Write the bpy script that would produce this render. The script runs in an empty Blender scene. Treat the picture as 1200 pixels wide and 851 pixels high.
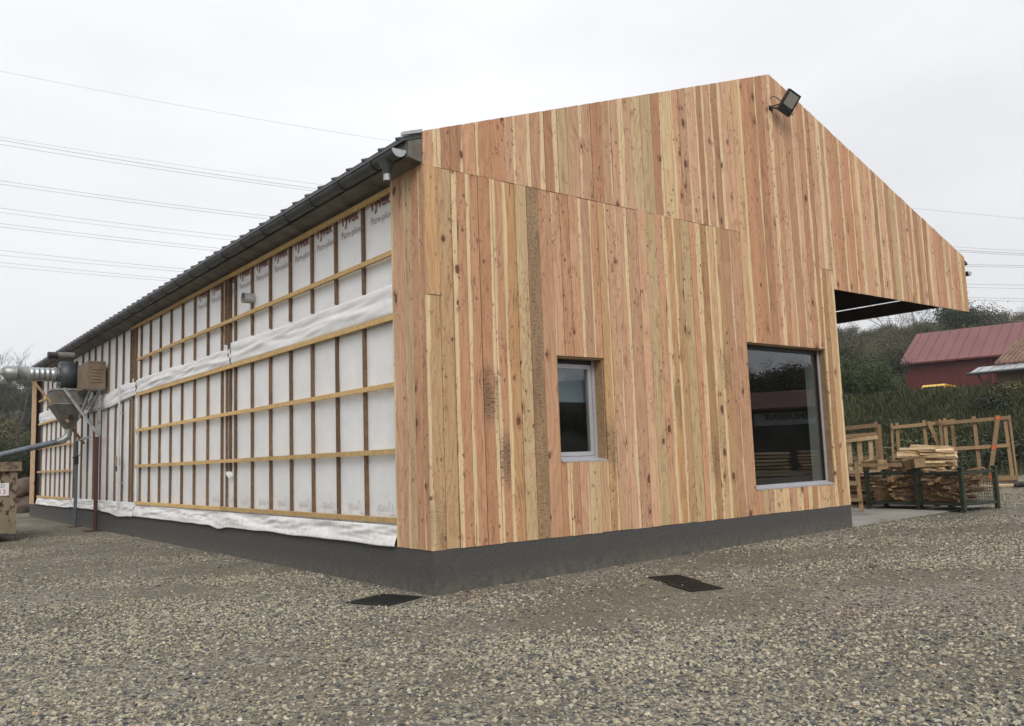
import bpy, bmesh, math, random
from math import pi, sin, cos, radians, sqrt, exp
from mathutils import Vector, Matrix, noise as mn
import numpy as np

# ------------------------------------------------------------------ camera, sky, sun, exposure
S = bpy.context.scene
COL = S.collection
CAM = Vector((-5.62119, -8.87825, 1.6))
RI = Vector((0.79017231, -0.61188861, -0.03492932))
UP = Vector((-0.04109447, -0.10975904, 0.99310835))
FW = Vector((0.6115055, 0.78329131, 0.11187379))
FPX = 999.5
cd = bpy.data.cameras.new('camera')
cd.sensor_width = 36.0; cd.lens = FPX/1200*36.0; cd.clip_start = 0.1; cd.clip_end = 4000
cam = bpy.data.objects.new('camera', cd); COL.objects.link(cam)
m3 = Matrix((RI, UP, -FW)).transposed()
cam.matrix_world = Matrix.Translation(CAM) @ m3.to_4x4()
S.camera = cam
S.render.resolution_x = 1024; S.render.resolution_y = 726
S.view_settings.view_transform = 'Standard'; S.view_settings.look = 'None'
S.view_settings.exposure = 0.16; S.view_settings.gamma = 1.0
S.view_settings.use_curve_mapping = False
try:
    S.cycles.max_bounces = 8; S.cycles.transparent_max_bounces = 12
except Exception: pass

SUN_EL, SUN_AZ = radians(42), radians(210)      # azimuth from +Y, clockwise
SUN_DIR = Vector((sin(SUN_AZ)*cos(SUN_EL), cos(SUN_AZ)*cos(SUN_EL), sin(SUN_EL)))
W = bpy.data.worlds.new('World'); S.world = W; W.use_nodes = True
nt = W.node_tree; nt.nodes.clear()
def wn(t): return nt.nodes.new(t)
wo = wn('ShaderNodeOutputWorld'); bg = wn('ShaderNodeBackground')
bg.inputs['Strength'].default_value = 0.1
sky = wn('ShaderNodeTexSky'); sky.sky_type = 'NISHITA'; sky.sun_disc = False
sky.sun_elevation = SUN_EL; sky.sun_rotation = SUN_AZ; sky.dust_density = 4.0
tc = wn('ShaderNodeTexCoord'); sx = wn('ShaderNodeSeparateXYZ')
nt.links.new(tc.outputs['Generated'], sx.inputs[0])
mp = wn('ShaderNodeMapping'); mp.inputs['Scale'].default_value = (1.0, 1.0, 2.6)
nt.links.new(tc.outputs['Generated'], mp.inputs['Vector'])
n1 = wn('ShaderNodeTexNoise'); n1.inputs['Scale'].default_value = 1.7; n1.inputs['Detail'].default_value = 5; n1.inputs['Roughness'].default_value = 0.5
nt.links.new(mp.outputs[0], n1.inputs['Vector'])
# overcast luminance: cloud brightening gently towards the zenith everywhere
gr = wn('ShaderNodeMapRange'); gr.inputs['From Min'].default_value = 0.0; gr.inputs['From Max'].default_value = 1.0
gr.inputs['To Min'].default_value = 8.7; gr.inputs['To Max'].default_value = 11.5
nt.links.new(sx.outputs['Z'], gr.inputs['Value'])
cl = wn('ShaderNodeMapRange'); cl.inputs['From Min'].default_value = 0.3; cl.inputs['From Max'].default_value = 0.7
cl.inputs['To Min'].default_value = 0.84; cl.inputs['To Max'].default_value = 1.05
nt.links.new(n1.outputs['Fac'], cl.inputs['Value'])
mu = wn('ShaderNodeMath'); mu.operation = 'MULTIPLY'
nt.links.new(gr.outputs[0], mu.inputs[0]); nt.links.new(cl.outputs[0], mu.inputs[1])
cc = wn('ShaderNodeVectorMath'); cc.operation = 'SCALE'; cc.inputs[0].default_value = (0.985, 0.99, 1.015)
nt.links.new(mu.outputs[0], cc.inputs['Scale'])
mx = wn('ShaderNodeMix'); mx.data_type = 'RGBA'; mx.inputs['Factor'].default_value = 0.93
nt.links.new(sky.outputs[0], mx.inputs['A']); nt.links.new(cc.outputs[0], mx.inputs['B'])
nt.links.new(mx.outputs['Result'], bg.inputs['Color']); nt.links.new(bg.outputs[0], wo.inputs['Surface'])

sl = bpy.data.lights.new('sun', 'SUN'); sl.energy = 1.5; sl.angle = radians(30); sl.color = (1.0, 0.96, 0.90)
so = bpy.data.objects.new('sun', sl); COL.objects.link(so)
so.rotation_euler = SUN_DIR.to_track_quat('Z', 'Y').to_euler()
so.location = (-10, -30, 40)

# ------------------------------------------------------------------ helpers
rng = random.Random(7)
def at(px, py, depth):
    return CAM + (FW + RI*((px-600)/FPX) - UP*((py-425.5)/FPX))*depth
def sstep(a, b, x):
    t = min(max((x-a)/(b-a), 0), 1); return t*t*(3-2*t)
def gz(x, y):
    return 0.013*min(max(x, 0), 30) + 0.0022*min(max(y, 0), 40)
def bankf(x, y):
    q = 0.98*x + 0.2*y
    return sstep(25.5, 37.5, q + 1.2*mn.noise(Vector((x*.12, y*.12, 3.))))*sstep(-16, -5, y)
def terrain(x, y):
    z = gz(x, y)
    b = bankf(x, y)
    z += 3.3*b*(1+0.08*mn.noise(Vector((x*.2, y*.2, 9.))))
    r = sqrt((x-5)**2+(y-5)**2)
    h = sstep(70, 215, r)*18.5*(1.0+0.3*mn.noise(Vector((x*.009, y*.009, 1.3))))
    return z + h

def tag(o, label=None, cat=None, group=None, kind=None):
    if label: o['label'] = label
    if cat: o['category'] = cat
    if group: o['group'] = group
    if kind: o['kind'] = kind
    return o
def empty(name, loc=(0, 0, 0), rz=0, label=None, cat=None, group=None):
    o = bpy.data.objects.new(name, None); COL.objects.link(o)
    o.location = loc; o.rotation_euler = (0, 0, rz); o.empty_display_size = 0.2
    return tag(o, label, cat, group)
def link(name, me, mat=None, parent=None, loc=None, rot=None, scale=None):
    o = bpy.data.objects.new(name, me); COL.objects.link(o)
    if mat is not None and len(me.materials) == 0: me.materials.append(mat)
    if parent is not None: o.parent = parent
    if loc is not None: o.location = loc
    if rot is not None: o.rotation_euler = rot
    if scale is not None: o.scale = scale
    return o

class MB:
    def __init__(s): s.v = []; s.f = []; s.sm = []
    def add(s, vs, fs, smooth=False):
        b = len(s.v); s.v += [tuple(v) for v in vs]
        for f in fs: s.f.append(tuple(i+b for i in f)); s.sm.append(smooth)
        return s
    def box(s, a, b):
        x0, y0, z0 = [min(a[i], b[i]) for i in range(3)]; x1, y1, z1 = [max(a[i], b[i]) for i in range(3)]
        return s.add([(x0,y0,z0),(x1,y0,z0),(x1,y1,z0),(x0,y1,z0),(x0,y0,z1),(x1,y0,z1),(x1,y1,z1),(x0,y1,z1)],
                     [(0,3,2,1),(4,5,6,7),(0,1,5,4),(1,2,6,5),(2,3,7,6),(3,0,4,7)])
    def bar(s, p, q, w, h=None, up=(0, 0, 1)):
        p, q = Vector(p), Vector(q); h = w if h is None else h
        d = (q-p).normalized(); u = Vector(up)
        if abs(d.dot(u)) > 0.98: u = Vector((1, 0, 0))
        a = d.cross(u).normalized()*w/2; b = a.cross(d).normalized()*h/2
        vs = []
        for c in (p, q):
            for sa, sb in ((-1,-1),(1,-1),(1,1),(-1,1)): vs.append(c+a*sa+b*sb)
        return s.add(vs, [(0,1,2,3),(7,6,5,4),(0,4,5,1),(1,5,6,2),(2,6,7,3),(3,7,4,0)])
    def tube(s, pts, rad, n=12, caps=True, smooth=True):
        pts = [Vector(p) for p in pts]
        rs = rad if isinstance(rad, (list, tuple)) else [rad]*len(pts)
        rings = []; prev = None
        for i, p in enumerate(pts):
            d = (pts[min(i+1, len(pts)-1)]-pts[max(i-1, 0)]).normalized()
            u = prev if prev is not None else (Vector((0,0,1)) if abs(d.z) < .95 else Vector((1,0,0)))
            a = (u - d*u.dot(d)).normalized(); b = d.cross(a); prev = a
            rings.append([p + a*rs[i]*cos(2*pi*k/n) + b*rs[i]*sin(2*pi*k/n) for k in range(n)])
        vs = [v for r in rings for v in r]; fs = []
        for i in range(len(pts)-1):
            for k in range(n):
                k2 = (k+1) % n
                fs.append((i*n+k, i*n+k2, (i+1)*n+k2, (i+1)*n+k))
        s.add(vs, fs, smooth)
        if caps:
            L = len(pts)-1
            s.add(rings[0], [tuple(reversed(range(n)))]); s.add(rings[L], [tuple(range(n))])
        return s
    def prism(s, poly, ax, a, b):
        # poly in the two other axes, extruded along ax from a to b
        n = len(poly)
        def mk(p, t):
            if ax == 0: return (t, p[0], p[1])
            if ax == 1: return (p[0], t, p[1])
            return (p[0], p[1], t)
        vs = [mk(p, a) for p in poly]+[mk(p, b) for p in poly]
        fs = [tuple(range(n)), tuple(reversed(range(n, 2*n)))]
        for i in range(n):
            j = (i+1) % n; fs.append((j, i, i+n, j+n))
        return s.add(vs, fs)
    def mesh(s, name):
        me = bpy.data.meshes.new(name); me.from_pydata(s.v, [], s.f)
        me.polygons.foreach_set('use_smooth', s.sm)
        bm = bmesh.new(); bm.from_mesh(me); bmesh.ops.recalc_face_normals(bm, faces=bm.faces); bm.to_mesh(me); bm.free()
        me.update(); return me
    def build(s, name, mat, parent=None, loc=None, rot=None):
        return link(name, s.mesh(name), mat, parent, loc, rot)
def raw_mesh(name, v, f, smooth=False):
    me = bpy.data.meshes.new(name); me.from_pydata(v, [], f)
    if smooth: me.polygons.foreach_set('use_smooth', [True]*len(me.polygons))
    me.update(); return me
def prop_copy(o, parent=None, **kw):
    c = o.copy(); COL.objects.link(c); c.parent = parent
    return c
def copy_tree(o, parent=None):
    c = o.copy(); COL.objects.link(c); c.parent = parent
    for ch in list(o.children): copy_tree(ch, c)
    return c
def text_mesh(s, size, extrude=0.0, align='LEFT', bold=0.0):
    cu = bpy.data.curves.new('lettering', 'FONT'); cu.body = s; cu.size = size; cu.extrude = extrude
    cu.align_x = align; cu.offset = bold; cu.resolution_u = 2
    o = bpy.data.objects.new('lettering', cu); COL.objects.link(o)
    dg = bpy.context.evaluated_depsgraph_get(); dg.update()
    me = bpy.data.meshes.new_from_object(o.evaluated_get(dg))
    bpy.data.objects.remove(o); bpy.data.curves.remove(cu)
    return me

# ------------------------------------------------------------------ materials
class NT:
    def __init__(s, name, rough=0.7, metal=0.0):
        s.m = bpy.data.materials.new(name); s.m.use_nodes = True; s.t = s.m.node_tree
        s.b = s.t.nodes['Principled BSDF']; s.b.inputs['Roughness'].default_value = rough; s.b.inputs['Metallic'].default_value = metal
    def n(s, t, **kw):
        x = s.t.nodes.new(t)
        for k, v in kw.items(): setattr(x, k, v)
        return x
    def l(s, a, b): s.t.links.new(a, b)
    def put(s, sock, v):
        if isinstance(v, bpy.types.NodeSocket): s.l(v, sock)
        elif v is not None: sock.default_value = v
    def math(s, op, a, b=None, c=None, clamp=False):
        x = s.n('ShaderNodeMath', operation=op, use_clamp=clamp)
        s.put(x.inputs[0], a); s.put(x.inputs[1], b)
        if c is not None: s.put(x.inputs[2], c)
        return x.outputs[0]
    def mix(s, f, a, b, blend='MIX'):
        x = s.n('ShaderNodeMix', data_type='RGBA', blend_type=blend)
        s.put(x.inputs['Factor'], f); 
        for k, v in (('A', a), ('B', b)):
            if isinstance(v, (tuple, list)) and len(v) == 3: v = (*v, 1)
            s.put(x.inputs[k], v)
        return x.outputs['Result']
    def rng(s, v, a, b, c=0.0, d=1.0, smooth=False):
        x = s.n('ShaderNodeMapRange', interpolation_type='SMOOTHSTEP' if smooth else 'LINEAR')
        s.put(x.inputs['Value'], v)
        for k, q in (('From Min', a), ('From Max', b), ('To Min', c), ('To Max', d)): s.put(x.inputs[k], q)
        return x.outputs[0]
    def noise(s, vec, scale, detail=3, rough=0.5, dist=0.0):
        x = s.n('ShaderNodeTexNoise'); s.put(x.inputs['Vector'], vec)
        x.inputs['Scale'].default_value = scale; x.inputs['Detail'].default_value = detail
        x.inputs['Roughness'].default_value = rough; x.inputs['Distortion'].default_value = dist
        return x.outputs['Fac']
    def mapv(s, vec, scale=(1,1,1), loc=(0,0,0)):
        x = s.n('ShaderNodeMapping'); s.put(x.inputs['Vector'], vec)
        x.inputs['Scale'].default_value = scale; s.put(x.inputs['Location'], loc)
        return x.outputs[0]
    def bump(s, h, strength=0.3, dist=0.01):
        x = s.n('ShaderNodeBump'); x.inputs['Strength'].default_value = strength; x.inputs['Distance'].default_value = dist
        s.put(x.inputs['Height'], h); s.l(x.outputs[0], s.b.inputs['Normal'])
    def col(s, v): s.put(s.b.inputs['Base Color'], (*v, 1) if isinstance(v, tuple) and len(v) == 3 else v)
    def obj(s): return s.n('ShaderNodeTexCoord').outputs['Object']
    def geo(s): return s.n('ShaderNodeNewGeometry').outputs['Position']
    def info(s): return s.n('ShaderNodeObjectInfo')

def plain(name, c, rough=0.6, metal=0.0, var=0.15, scale=8.0, bump=0.0, dirt=None):
    k = NT(name, rough, metal); P = k.geo()
    f = k.noise(P, scale, 5, 0.6)
    lo = tuple(x*(1-var) for x in c); hi = tuple(min(x*(1+var), 1) for x in c)
    cc = k.mix(k.rng(f, .3, .7), lo, hi)
    if dirt:
        d = k.rng(k.noise(P, dirt[1], 6, 0.65), .5, .66); cc = k.mix(k.math('MULTIPLY', d, dirt[2]), cc, dirt[0])
    k.col(cc)
    if bump: k.bump(k.noise(P, scale*6, 4, 0.6), bump, 0.01)
    return k.m

def wood_material(name, knots=1.0, sat=1.0):
    k = NT(name, 0.72); inf = k.info(); P0 = k.obj()
    off = k.n('ShaderNodeVectorMath', operation='SCALE'); k.put(off.inputs[0], (37.1, 0.0, 91.7)); k.l(inf.outputs['Random'], off.inputs['Scale'])
    ad = k.n('ShaderNodeVectorMath', operation='ADD'); k.l(P0, ad.inputs[0]); k.l(off.outputs[0], ad.inputs[1]); P = ad.outputs[0]
    lx = k.n('ShaderNodeSeparateXYZ'); k.l(P0, lx.inputs[0])
    sp = k.n('ShaderNodeSeparateXYZ'); k.l(P, sp.inputs[0])
    at_ = lambda nm: k.n('ShaderNodeAttribute', attribute_type='OBJECT', attribute_name=nm).outputs['Fac']
    sapv, weath, stz = at_('sap'), at_('weather'), at_('stain_z')
    # knots
    kv = k.mapv(P, (4.6, 0.01, 2.7))
    vo = k.n('ShaderNodeTexVoronoi'); k.l(kv, vo.inputs['Vector']); vo.inputs['Scale'].default_value = 1.0
    d0 = vo.outputs['Distance']
    wob = k.noise(P, 22, 3)
    d = k.math('ADD', d0, k.math('MULTIPLY', k.math('SUBTRACT', wob, .5), .13))
    cs = k.n('ShaderNodeSeparateColor'); k.l(vo.outputs['Color'], cs.inputs[0])
    on_ = k.rng(cs.outputs[0], .46, .50)
    rad = k.math('MULTIPLY', k.math('POWER', k.rng(cs.outputs[0], .3, 1.0), 1.3), .21*knots)
    kmask = k.math('MULTIPLY', k.rng(d, rad, k.math('MULTIPLY', rad, .78), 0, 1), on_)
    halo = k.math('MULTIPLY', k.rng(d, k.math('MULTIPLY', rad, 2.8), rad, 0, 1, True), on_)
    # small dark knots and slanting flecks, in drifts
    drift = k.rng(k.noise(k.mapv(P, (1.6, 1, .8), (3, 0, 5)), 1.0, 2), .40, .60)
    tw = k.n('ShaderNodeVectorMath', operation='ADD'); k.l(k.mapv(P, (9.0, .01, 6.0)), tw.inputs[0])
    cn_ = k.n('ShaderNodeCombineXYZ'); k.l(k.math('MULTIPLY', wob, .7), cn_.inputs[0]); k.l(cn_.outputs[0], tw.inputs[1])
    v2 = k.n('ShaderNodeTexVoronoi'); k.l(tw.outputs[0], v2.inputs['Vector']); v2.inputs['Scale'].default_value = 1.0
    c2 = k.n('ShaderNodeSeparateColor'); k.l(v2.outputs['Color'], c2.inputs[0])
    pin = k.math('MULTIPLY', k.rng(v2.outputs['Distance'], .20, .13), k.math('MULTIPLY', k.rng(c2.outputs[1], .58, .66), k.rng(drift, 0, 1, .3, 1)))
    fl = k.noise(k.mapv(P, (22, 3, 6)), 1.0, 3, .6, 1.8)
    fleck = k.math('MULTIPLY', k.rng(fl, .58, .64), drift)
    # growth rings
    low = k.noise(k.mapv(P, (2.3, 1, .5)), 1.0, 2)
    g = k.math('ADD', k.math('MULTIPLY', sp.outputs[0], 62.0), k.math('MULTIPLY', low, 64.0))
    g = k.math('ADD', g, k.math('DIVIDE', 1.7, k.math('ADD', d0, .14)))
    g = k.math('ADD', g, k.math('MULTIPLY', k.noise(k.mapv(P, (34, 9, 3.2)), 1.0, 3), 5.0))
    ring = k.math('POWER', k.math('MULTIPLY_ADD', k.math('SINE', g), .5, .5), 2.2)
    fib = k.noise(k.mapv(P, (120, 60, 3.0)), 1.0, 4, .6)
    fib2 = k.noise(k.mapv(P, (26, 20, .9)), 1.0, 3, .6)
    blot = k.noise(k.mapv(P, (5, 5, .8)), 1.0, 3)
    base = inf.outputs['Color']
    dark = k.mix(1.0, base, (0.62, 0.47, 0.40), 'MULTIPLY')
    c = k.mix(k.math('MULTIPLY', ring, .36), base, dark)
    c = k.mix(k.rng(blot, .45, .75, 0, .42), c, k.mix(1.0, base, (0.80, .72, .56), 'MULTIPLY'))
    # sapwood
    u = k.math('ADD', k.math('MULTIPLY', lx.outputs[0], sapv), k.math('MULTIPLY', k.math('SUBTRACT', k.noise(k.mapv(P, (.6, 1, .7)), 1.0, 3), .5), .17))
    sm = k.math('MULTIPLY', k.rng(u, .052, .062), k.rng(k.math('ABSOLUTE', sapv), .1, .3))
    sc = k.mix(k.math('MULTIPLY', ring, .3), (0.78, .61, .37), (0.66, .47, .255))
    c = k.mix(k.math('MULTIPLY', sm, .92), c, sc)
    c = k.mix(1.0, c, k.mix(fib, (0.78, .76, .74), (1.16, 1.16, 1.16)), 'MULTIPLY')
    c = k.mix(1.0, c, k.mix(fib2, (0.80, .78, .76), (1.14, 1.15, 1.16)), 'MULTIPLY')
    # resin streaks
    rs = k.rng(k.noise(k.mapv(P, (18, 6, .55)), 1.0, 3), .64, .72)
    c = k.mix(k.math('MULTIPLY', rs, .6), c, (0.24, .10, .045))
    c = k.mix(k.math('MULTIPLY', k.math('MULTIPLY', halo, k.rng(ring, 0, 1, .25, 1)), .6), c, (0.22, .085, .045))
    c = k.mix(k.math('MULTIPLY', kmask, .9), c, k.mix(wob, (0.045, .018, .011), (0.17, .06, .03)))
    c = k.mix(k.math('MULTIPLY', fleck, .8), c, (0.17, .062, .034))
    c = k.mix(k.math('MULTIPLY', pin, .85), c, k.mix(wob, (0.05, .02, .014), (0.19, .075, .042)))
    st_ = k.rng(k.noise(k.mapv(P, (9, 4, .42), (7, 0, 2)), 1.0, 3, .6), .56, .70)
    c = k.mix(k.math('MULTIPLY', st_, .32), c, k.mix(1.0, c, (0.55, .42, .30), 'MULTIPLY'))
    # splits
    cr = k.math('MULTIPLY', k.rng(k.noise(k.mapv(P, (38, 10, 1.0)), 1.0, 2), .69, .715), .85)
    c = k.mix(cr, c, (0.05, .025, .016))
    # weathered / saw-torn boards
    hz = k.noise(k.mapv(P, (13, 5, 44)), 1.0, 5, .7)
    wz = k.rng(k.math('ABSOLUTE', k.math('SUBTRACT', lx.outputs[2], stz)), .5, .1, 0, 1, True)
    wl = k.math('MULTIPLY', weath, k.math('MAXIMUM', wz, k.rng(stz, -.5, -.9)), clamp=True)
    c = k.mix(k.math('MULTIPLY', wl, k.rng(blot, .3, .65, .15, .85)), c, (0.20, .125, .068))
    c = k.mix(k.math('MULTIPLY', wl, k.rng(hz, .50, .62, 0, .95)), c, (0.04, .03, .023))
    k.col(c)
    h = k.math('ADD', k.math('MULTIPLY', ring, .5), k.math('ADD', fib, k.math('MULTIPLY', k.math('ADD', kmask, cr), -1.2)))
    k.bump(h, .35, .004)
    return k.m

M = {}
M['wood'] = wood_material('plank_wood')
def timber(name, c, dk, scale=1.0):
    k = NT(name, .75); P = k.obj(); inf = k.info()
    off = k.n('ShaderNodeVectorMath', operation='SCALE'); k.put(off.inputs[0], (37.1, 11.0, 91.7)); k.l(inf.outputs['Random'], off.inputs['Scale'])
    ad = k.n('ShaderNodeVectorMath', operation='ADD'); k.l(k.geo(), ad.inputs[0]); k.l(off.outputs[0], ad.inputs[1]); P = ad.outputs[0]
    a = k.noise(P, 14*scale, 5, .65); b = k.noise(P, 1.6*scale, 3)
    v = k.rng(inf.outputs['Random'], 0, 1, .78, 1.2)
    cc = k.mix(k.rng(a, .35, .7), c, dk)
    cc = k.mix(k.rng(b, .5, .7, 0, .5), cc, dk)
    sc = k.n('ShaderNodeVectorMath', operation='SCALE'); k.l(cc, sc.inputs[0]); k.l(v, sc.inputs['Scale'])
    k.col(sc.outputs[0]); k.bump(a, .3, .004); return k.m
M['stud'] = timber('brown_batten_wood', (0.20, .12, .062), (0.10, .056, .03))
M['batten'] = timber('yellow_batten_wood', (0.66, .46, .20), (0.46, .28, .105))
M['rack'] = timber('rack_wood', (0.36, .235, .125), (0.22, .135, .07))
M['pale'] = timber('pale_offcut_wood', (0.74, .58, .36), (0.48, .32, .17))
M['offcut'] = timber('offcut_wood', (0.42, .265, .14), (0.15, .08, .042))
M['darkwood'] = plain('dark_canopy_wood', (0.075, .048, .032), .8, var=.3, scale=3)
M['ply'] = plain('plywood', (0.19, .14, .095), .75, var=.2, scale=5)
M['galv'] = plain('galvanised_metal', (0.42, .44, .45), .38, .85, var=.2, scale=6)
M['frame_metal'] = plain('grey_angle_iron', (0.33, .34, .34), .55, .3, var=.2, scale=6, dirt=((.12, .08, .05), 5, .6))
M['gutter'] = plain('dark_zinc', (0.082, .088, .09), .45, .4, var=.2, scale=4)
M['zinc'] = plain('light_zinc', (0.42, .43, .44), .4, .5, var=.12, scale=9)
M['soffit'] = plain('dirty_soffit', (0.16, .15, .13), .8, var=.3, scale=3, dirt=((.07, .055, .04), 2.5, .7))
M['roofm'] = plain('dark_roof_sheet', (0.07, .074, .078), .45, .3, var=.15, scale=3)
M['alu'] = plain('aluminium_frame', (0.47, .47, .50), .4, .25, var=.06, scale=10)
M['black'] = plain('black_plastic_and_shade', (0.014, .014, .015), .45, var=.3, scale=10)
M['rubber'] = plain('tyre_rubber', (0.02, .02, .02), .8, var=.3, scale=10)
M['fan'] = plain('blue_grey_fan_paint', (0.055, .063, .072), .45, .2, var=.25, scale=4)
M['hopper'] = plain('grey_green_hopper', (0.155, .15, .125), .6, .1, var=.2, scale=3, dirt=((.07, .055, .04), 4, .6))
M['greenduct'] = plain('green_grey_duct', (0.27, .29, .27), .42, .6, var=.2, scale=5)
M['prop'] = plain('blue_grey_prop', (0.13, .15, .17), .5, .4, var=.25, scale=8)
M['rustprop'] = plain('rusty_prop', (0.075, .03, .024), .8, .1, var=.35, scale=9)
M['whitepipe'] = plain('white_plastic_pipe', (0.52, .54, .56), .4, var=.08, scale=9)
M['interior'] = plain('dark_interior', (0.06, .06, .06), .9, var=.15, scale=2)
M['jamb'] = plain('grey_reveal', (0.45, .44, .41), .8, var=.08, scale=2)
M['blind'] = plain('blue_grey_blind', (0.30, .34, .39), .8, var=.06, scale=2)
M['osb'] = plain('dark_underlay', (0.02, .017, .014), .9, var=.2, scale=3)
M['red_ink'] = plain('dark_red_ink', (0.26, .12, .11), .7, var=.1)
M['pale_ink'] = plain('faded_ink', (0.42, .33, .32), .7, var=.1)
M['faint_ink'] = plain('faint_ink', (0.70, .685, .68), .7, var=.1)
M['green'] = plain('green_stillage_paint', (0.036, .050, .033), .6, .2, var=.3, scale=7, dirt=((.07, .035, .02), 9, .6))
M['wire'] = plain('rusty_wire', (0.13, .10, .06), .6, .4, var=.3, scale=10)
M['concrete'] = plain('concrete_slab', (0.33, .315, .28), .85, var=.18, scale=1.4, bump=.15, dirt=((.19, .17, .14), 1.1, .6))
M['orange'] = plain('orange_marker_paint', (0.75, .12, .03), .6, var=.1)
M['grate'] = plain('black_iron_grate', (0.016, .016, .016), .55, .3, var=.3, scale=12)
M['white'] = plain('white_sign_plate', (0.72, .72, .73), .5, var=.05)
M['navy'] = plain('dark_blue_lettering', (0.03, .035, .07), .6, var=.05)
M['redtext'] = plain('red_lettering', (0.42, .03, .045), .6, var=.05)
M['lens'] = plain('lamp_glass', (0.30, .29, .26), .25, .2, var=.12, scale=40)
M['dirtrock'] = plain('boulder_stone', (0.11, .075, .062), .9, var=.35, scale=3, bump=.4)
M['wireline'] = plain('cable_aluminium', (0.30, .31, .33), .5, .3, var=.05)
M['red_clad'] = plain('red_sheet_wall', (0.115, .024, .021), .6, .1, var=.1, scale=.7)
M['red_roof'] = plain('faded_red_roof', (0.175, .066, .062), .6, .1, var=.1, scale=.5)
M['stucco'] = plain('beige_render', (0.31, .235, .165), .9, var=.12, scale=1.5)
M['dark_open'] = plain('dark_opening', (0.02, .02, .02), .8, var=.2)
M['tile'] = plain('brown_roof_tile', (0.20, .12, .085), .85, var=.35, scale=2.5, dirt=((.08, .055, .045), 2, .6))
M['yellow'] = plain('yellow_car_paint', (0.68, .43, .045), .3, var=.04)
M['carglass'] = plain('dark_car_glass', (0.03, .035, .035), .12, var=.05)
M['bark'] = plain('bark', (0.065, .05, .038), .9, var=.3, scale=6)
M['barebark'] = plain('grey_bark', (0.085, .072, .06), .9, var=.3, scale=6)
M['hillsoil'] = plain('woodland_floor', (0.05, .055, .03), .95, var=.4, scale=.1)
M['banksoil'] = plain('bank_soil', (0.05, .047, .025), .95, var=.4, scale=.6)

def glass_mat():
    m = bpy.data.materials.new('window_glass'); m.use_nodes = True; t = m.node_tree; t.nodes.clear()
    o = t.nodes.new('ShaderNodeOutputMaterial'); mix = t.nodes.new('ShaderNodeMixShader')
    tr = t.nodes.new('ShaderNodeBsdfTransparent'); tr.inputs[0].default_value = (.80, .84, .84, 1)
    gl = t.nodes.new('ShaderNodeBsdfGlossy'); gl.inputs['Roughness'].default_value = 0.004; gl.inputs['Color'].default_value = (.95, .97, 1, 1)
    fr = t.nodes.new('ShaderNodeFresnel'); fr.inputs['IOR'].default_value = 2.0
    ge = t.nodes.new('ShaderNodeNewGeometry'); sb = t.nodes.new('ShaderNodeMath'); sb.operation = 'SUBTRACT'; sb.inputs[0].default_value = 1.0
    ml = t.nodes.new('ShaderNodeMath'); ml.operation = 'MULTIPLY'
    t.links.new(ge.outputs['Backfacing'], sb.inputs[1]); t.links.new(sb.outputs[0], ml.inputs[0]); t.links.new(fr.outputs[0], ml.inputs[1])
    t.links.new(ml.outputs[0], mix.inputs[0]); t.links.new(tr.outputs[0], mix.inputs[1]); t.links.new(gl.outputs[0], mix.inputs[2])
    t.links.new(mix.outputs[0], o.inputs[0]); return m
M['glass'] = glass_mat()

def membrane_mat():
    k = NT('white_housewrap', .55); P = k.geo()
    a = k.noise(P, 2.2, 4, .6); b = k.noise(k.mapv(P, (1, .5, 1.5)), 1.0, 3)
    c = k.mix(k.rng(a, .35, .7), (0.77, .775, .78), (0.84, .84, .835))
    c = k.mix(k.rng(b, .5, .75, 0, .5), c, (0.70, .695, .67))
    sp = k.n('ShaderNodeSeparateXYZ'); k.l(P, sp.inputs[0])
    splash = k.math('MULTIPLY', k.rng(sp.outputs[2], 1.3, .6), k.rng(k.noise(P, 9, 5, .7), .42, .65))
    c = k.mix(k.math('MULTIPLY', splash, .4), c, (0.45, .38, .29))
    k.col(c)
    h = k.math('ADD', k.noise(k.mapv(P, (1, 2.2, 1.2)), 1.6, 4, .6, .6), k.math('MULTIPLY', k.noise(P, 14, 3), .12))
    k.bump(h, .5, .03); return k.m
M['membrane'] = membrane_mat()
def plinth_mat():
    k = NT('dark_grey_render', .92); P = k.geo()
    a = k.noise(P, 62, 4, .7); b = k.noise(P, 1.3, 4)
    c = k.mix(k.rng(a, .35, .65), (0.045, .045, .044), (0.105, .103, .099))
    c = k.mix(k.rng(b, .45, .7, 0, .45), c, (0.075, .073, .068))
    sp = k.n('ShaderNodeSeparateXYZ'); k.l(P, sp.inputs[0])
    dz = k.math('SUBTRACT', sp.outputs[2], k.math('MULTIPLY', sp.outputs[0], .013))
    dust = k.math('MULTIPLY', k.rng(dz, .26, 0.0), k.rng(k.noise(P, 9, 6, .75), .38, .6))
    c = k.mix(k.math('MULTIPLY', dust, .7), c, (0.17, .15, .11))
    k.col(c); k.bump(a, .9, .01); return k.m
M['plinth'] = plinth_mat()

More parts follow.
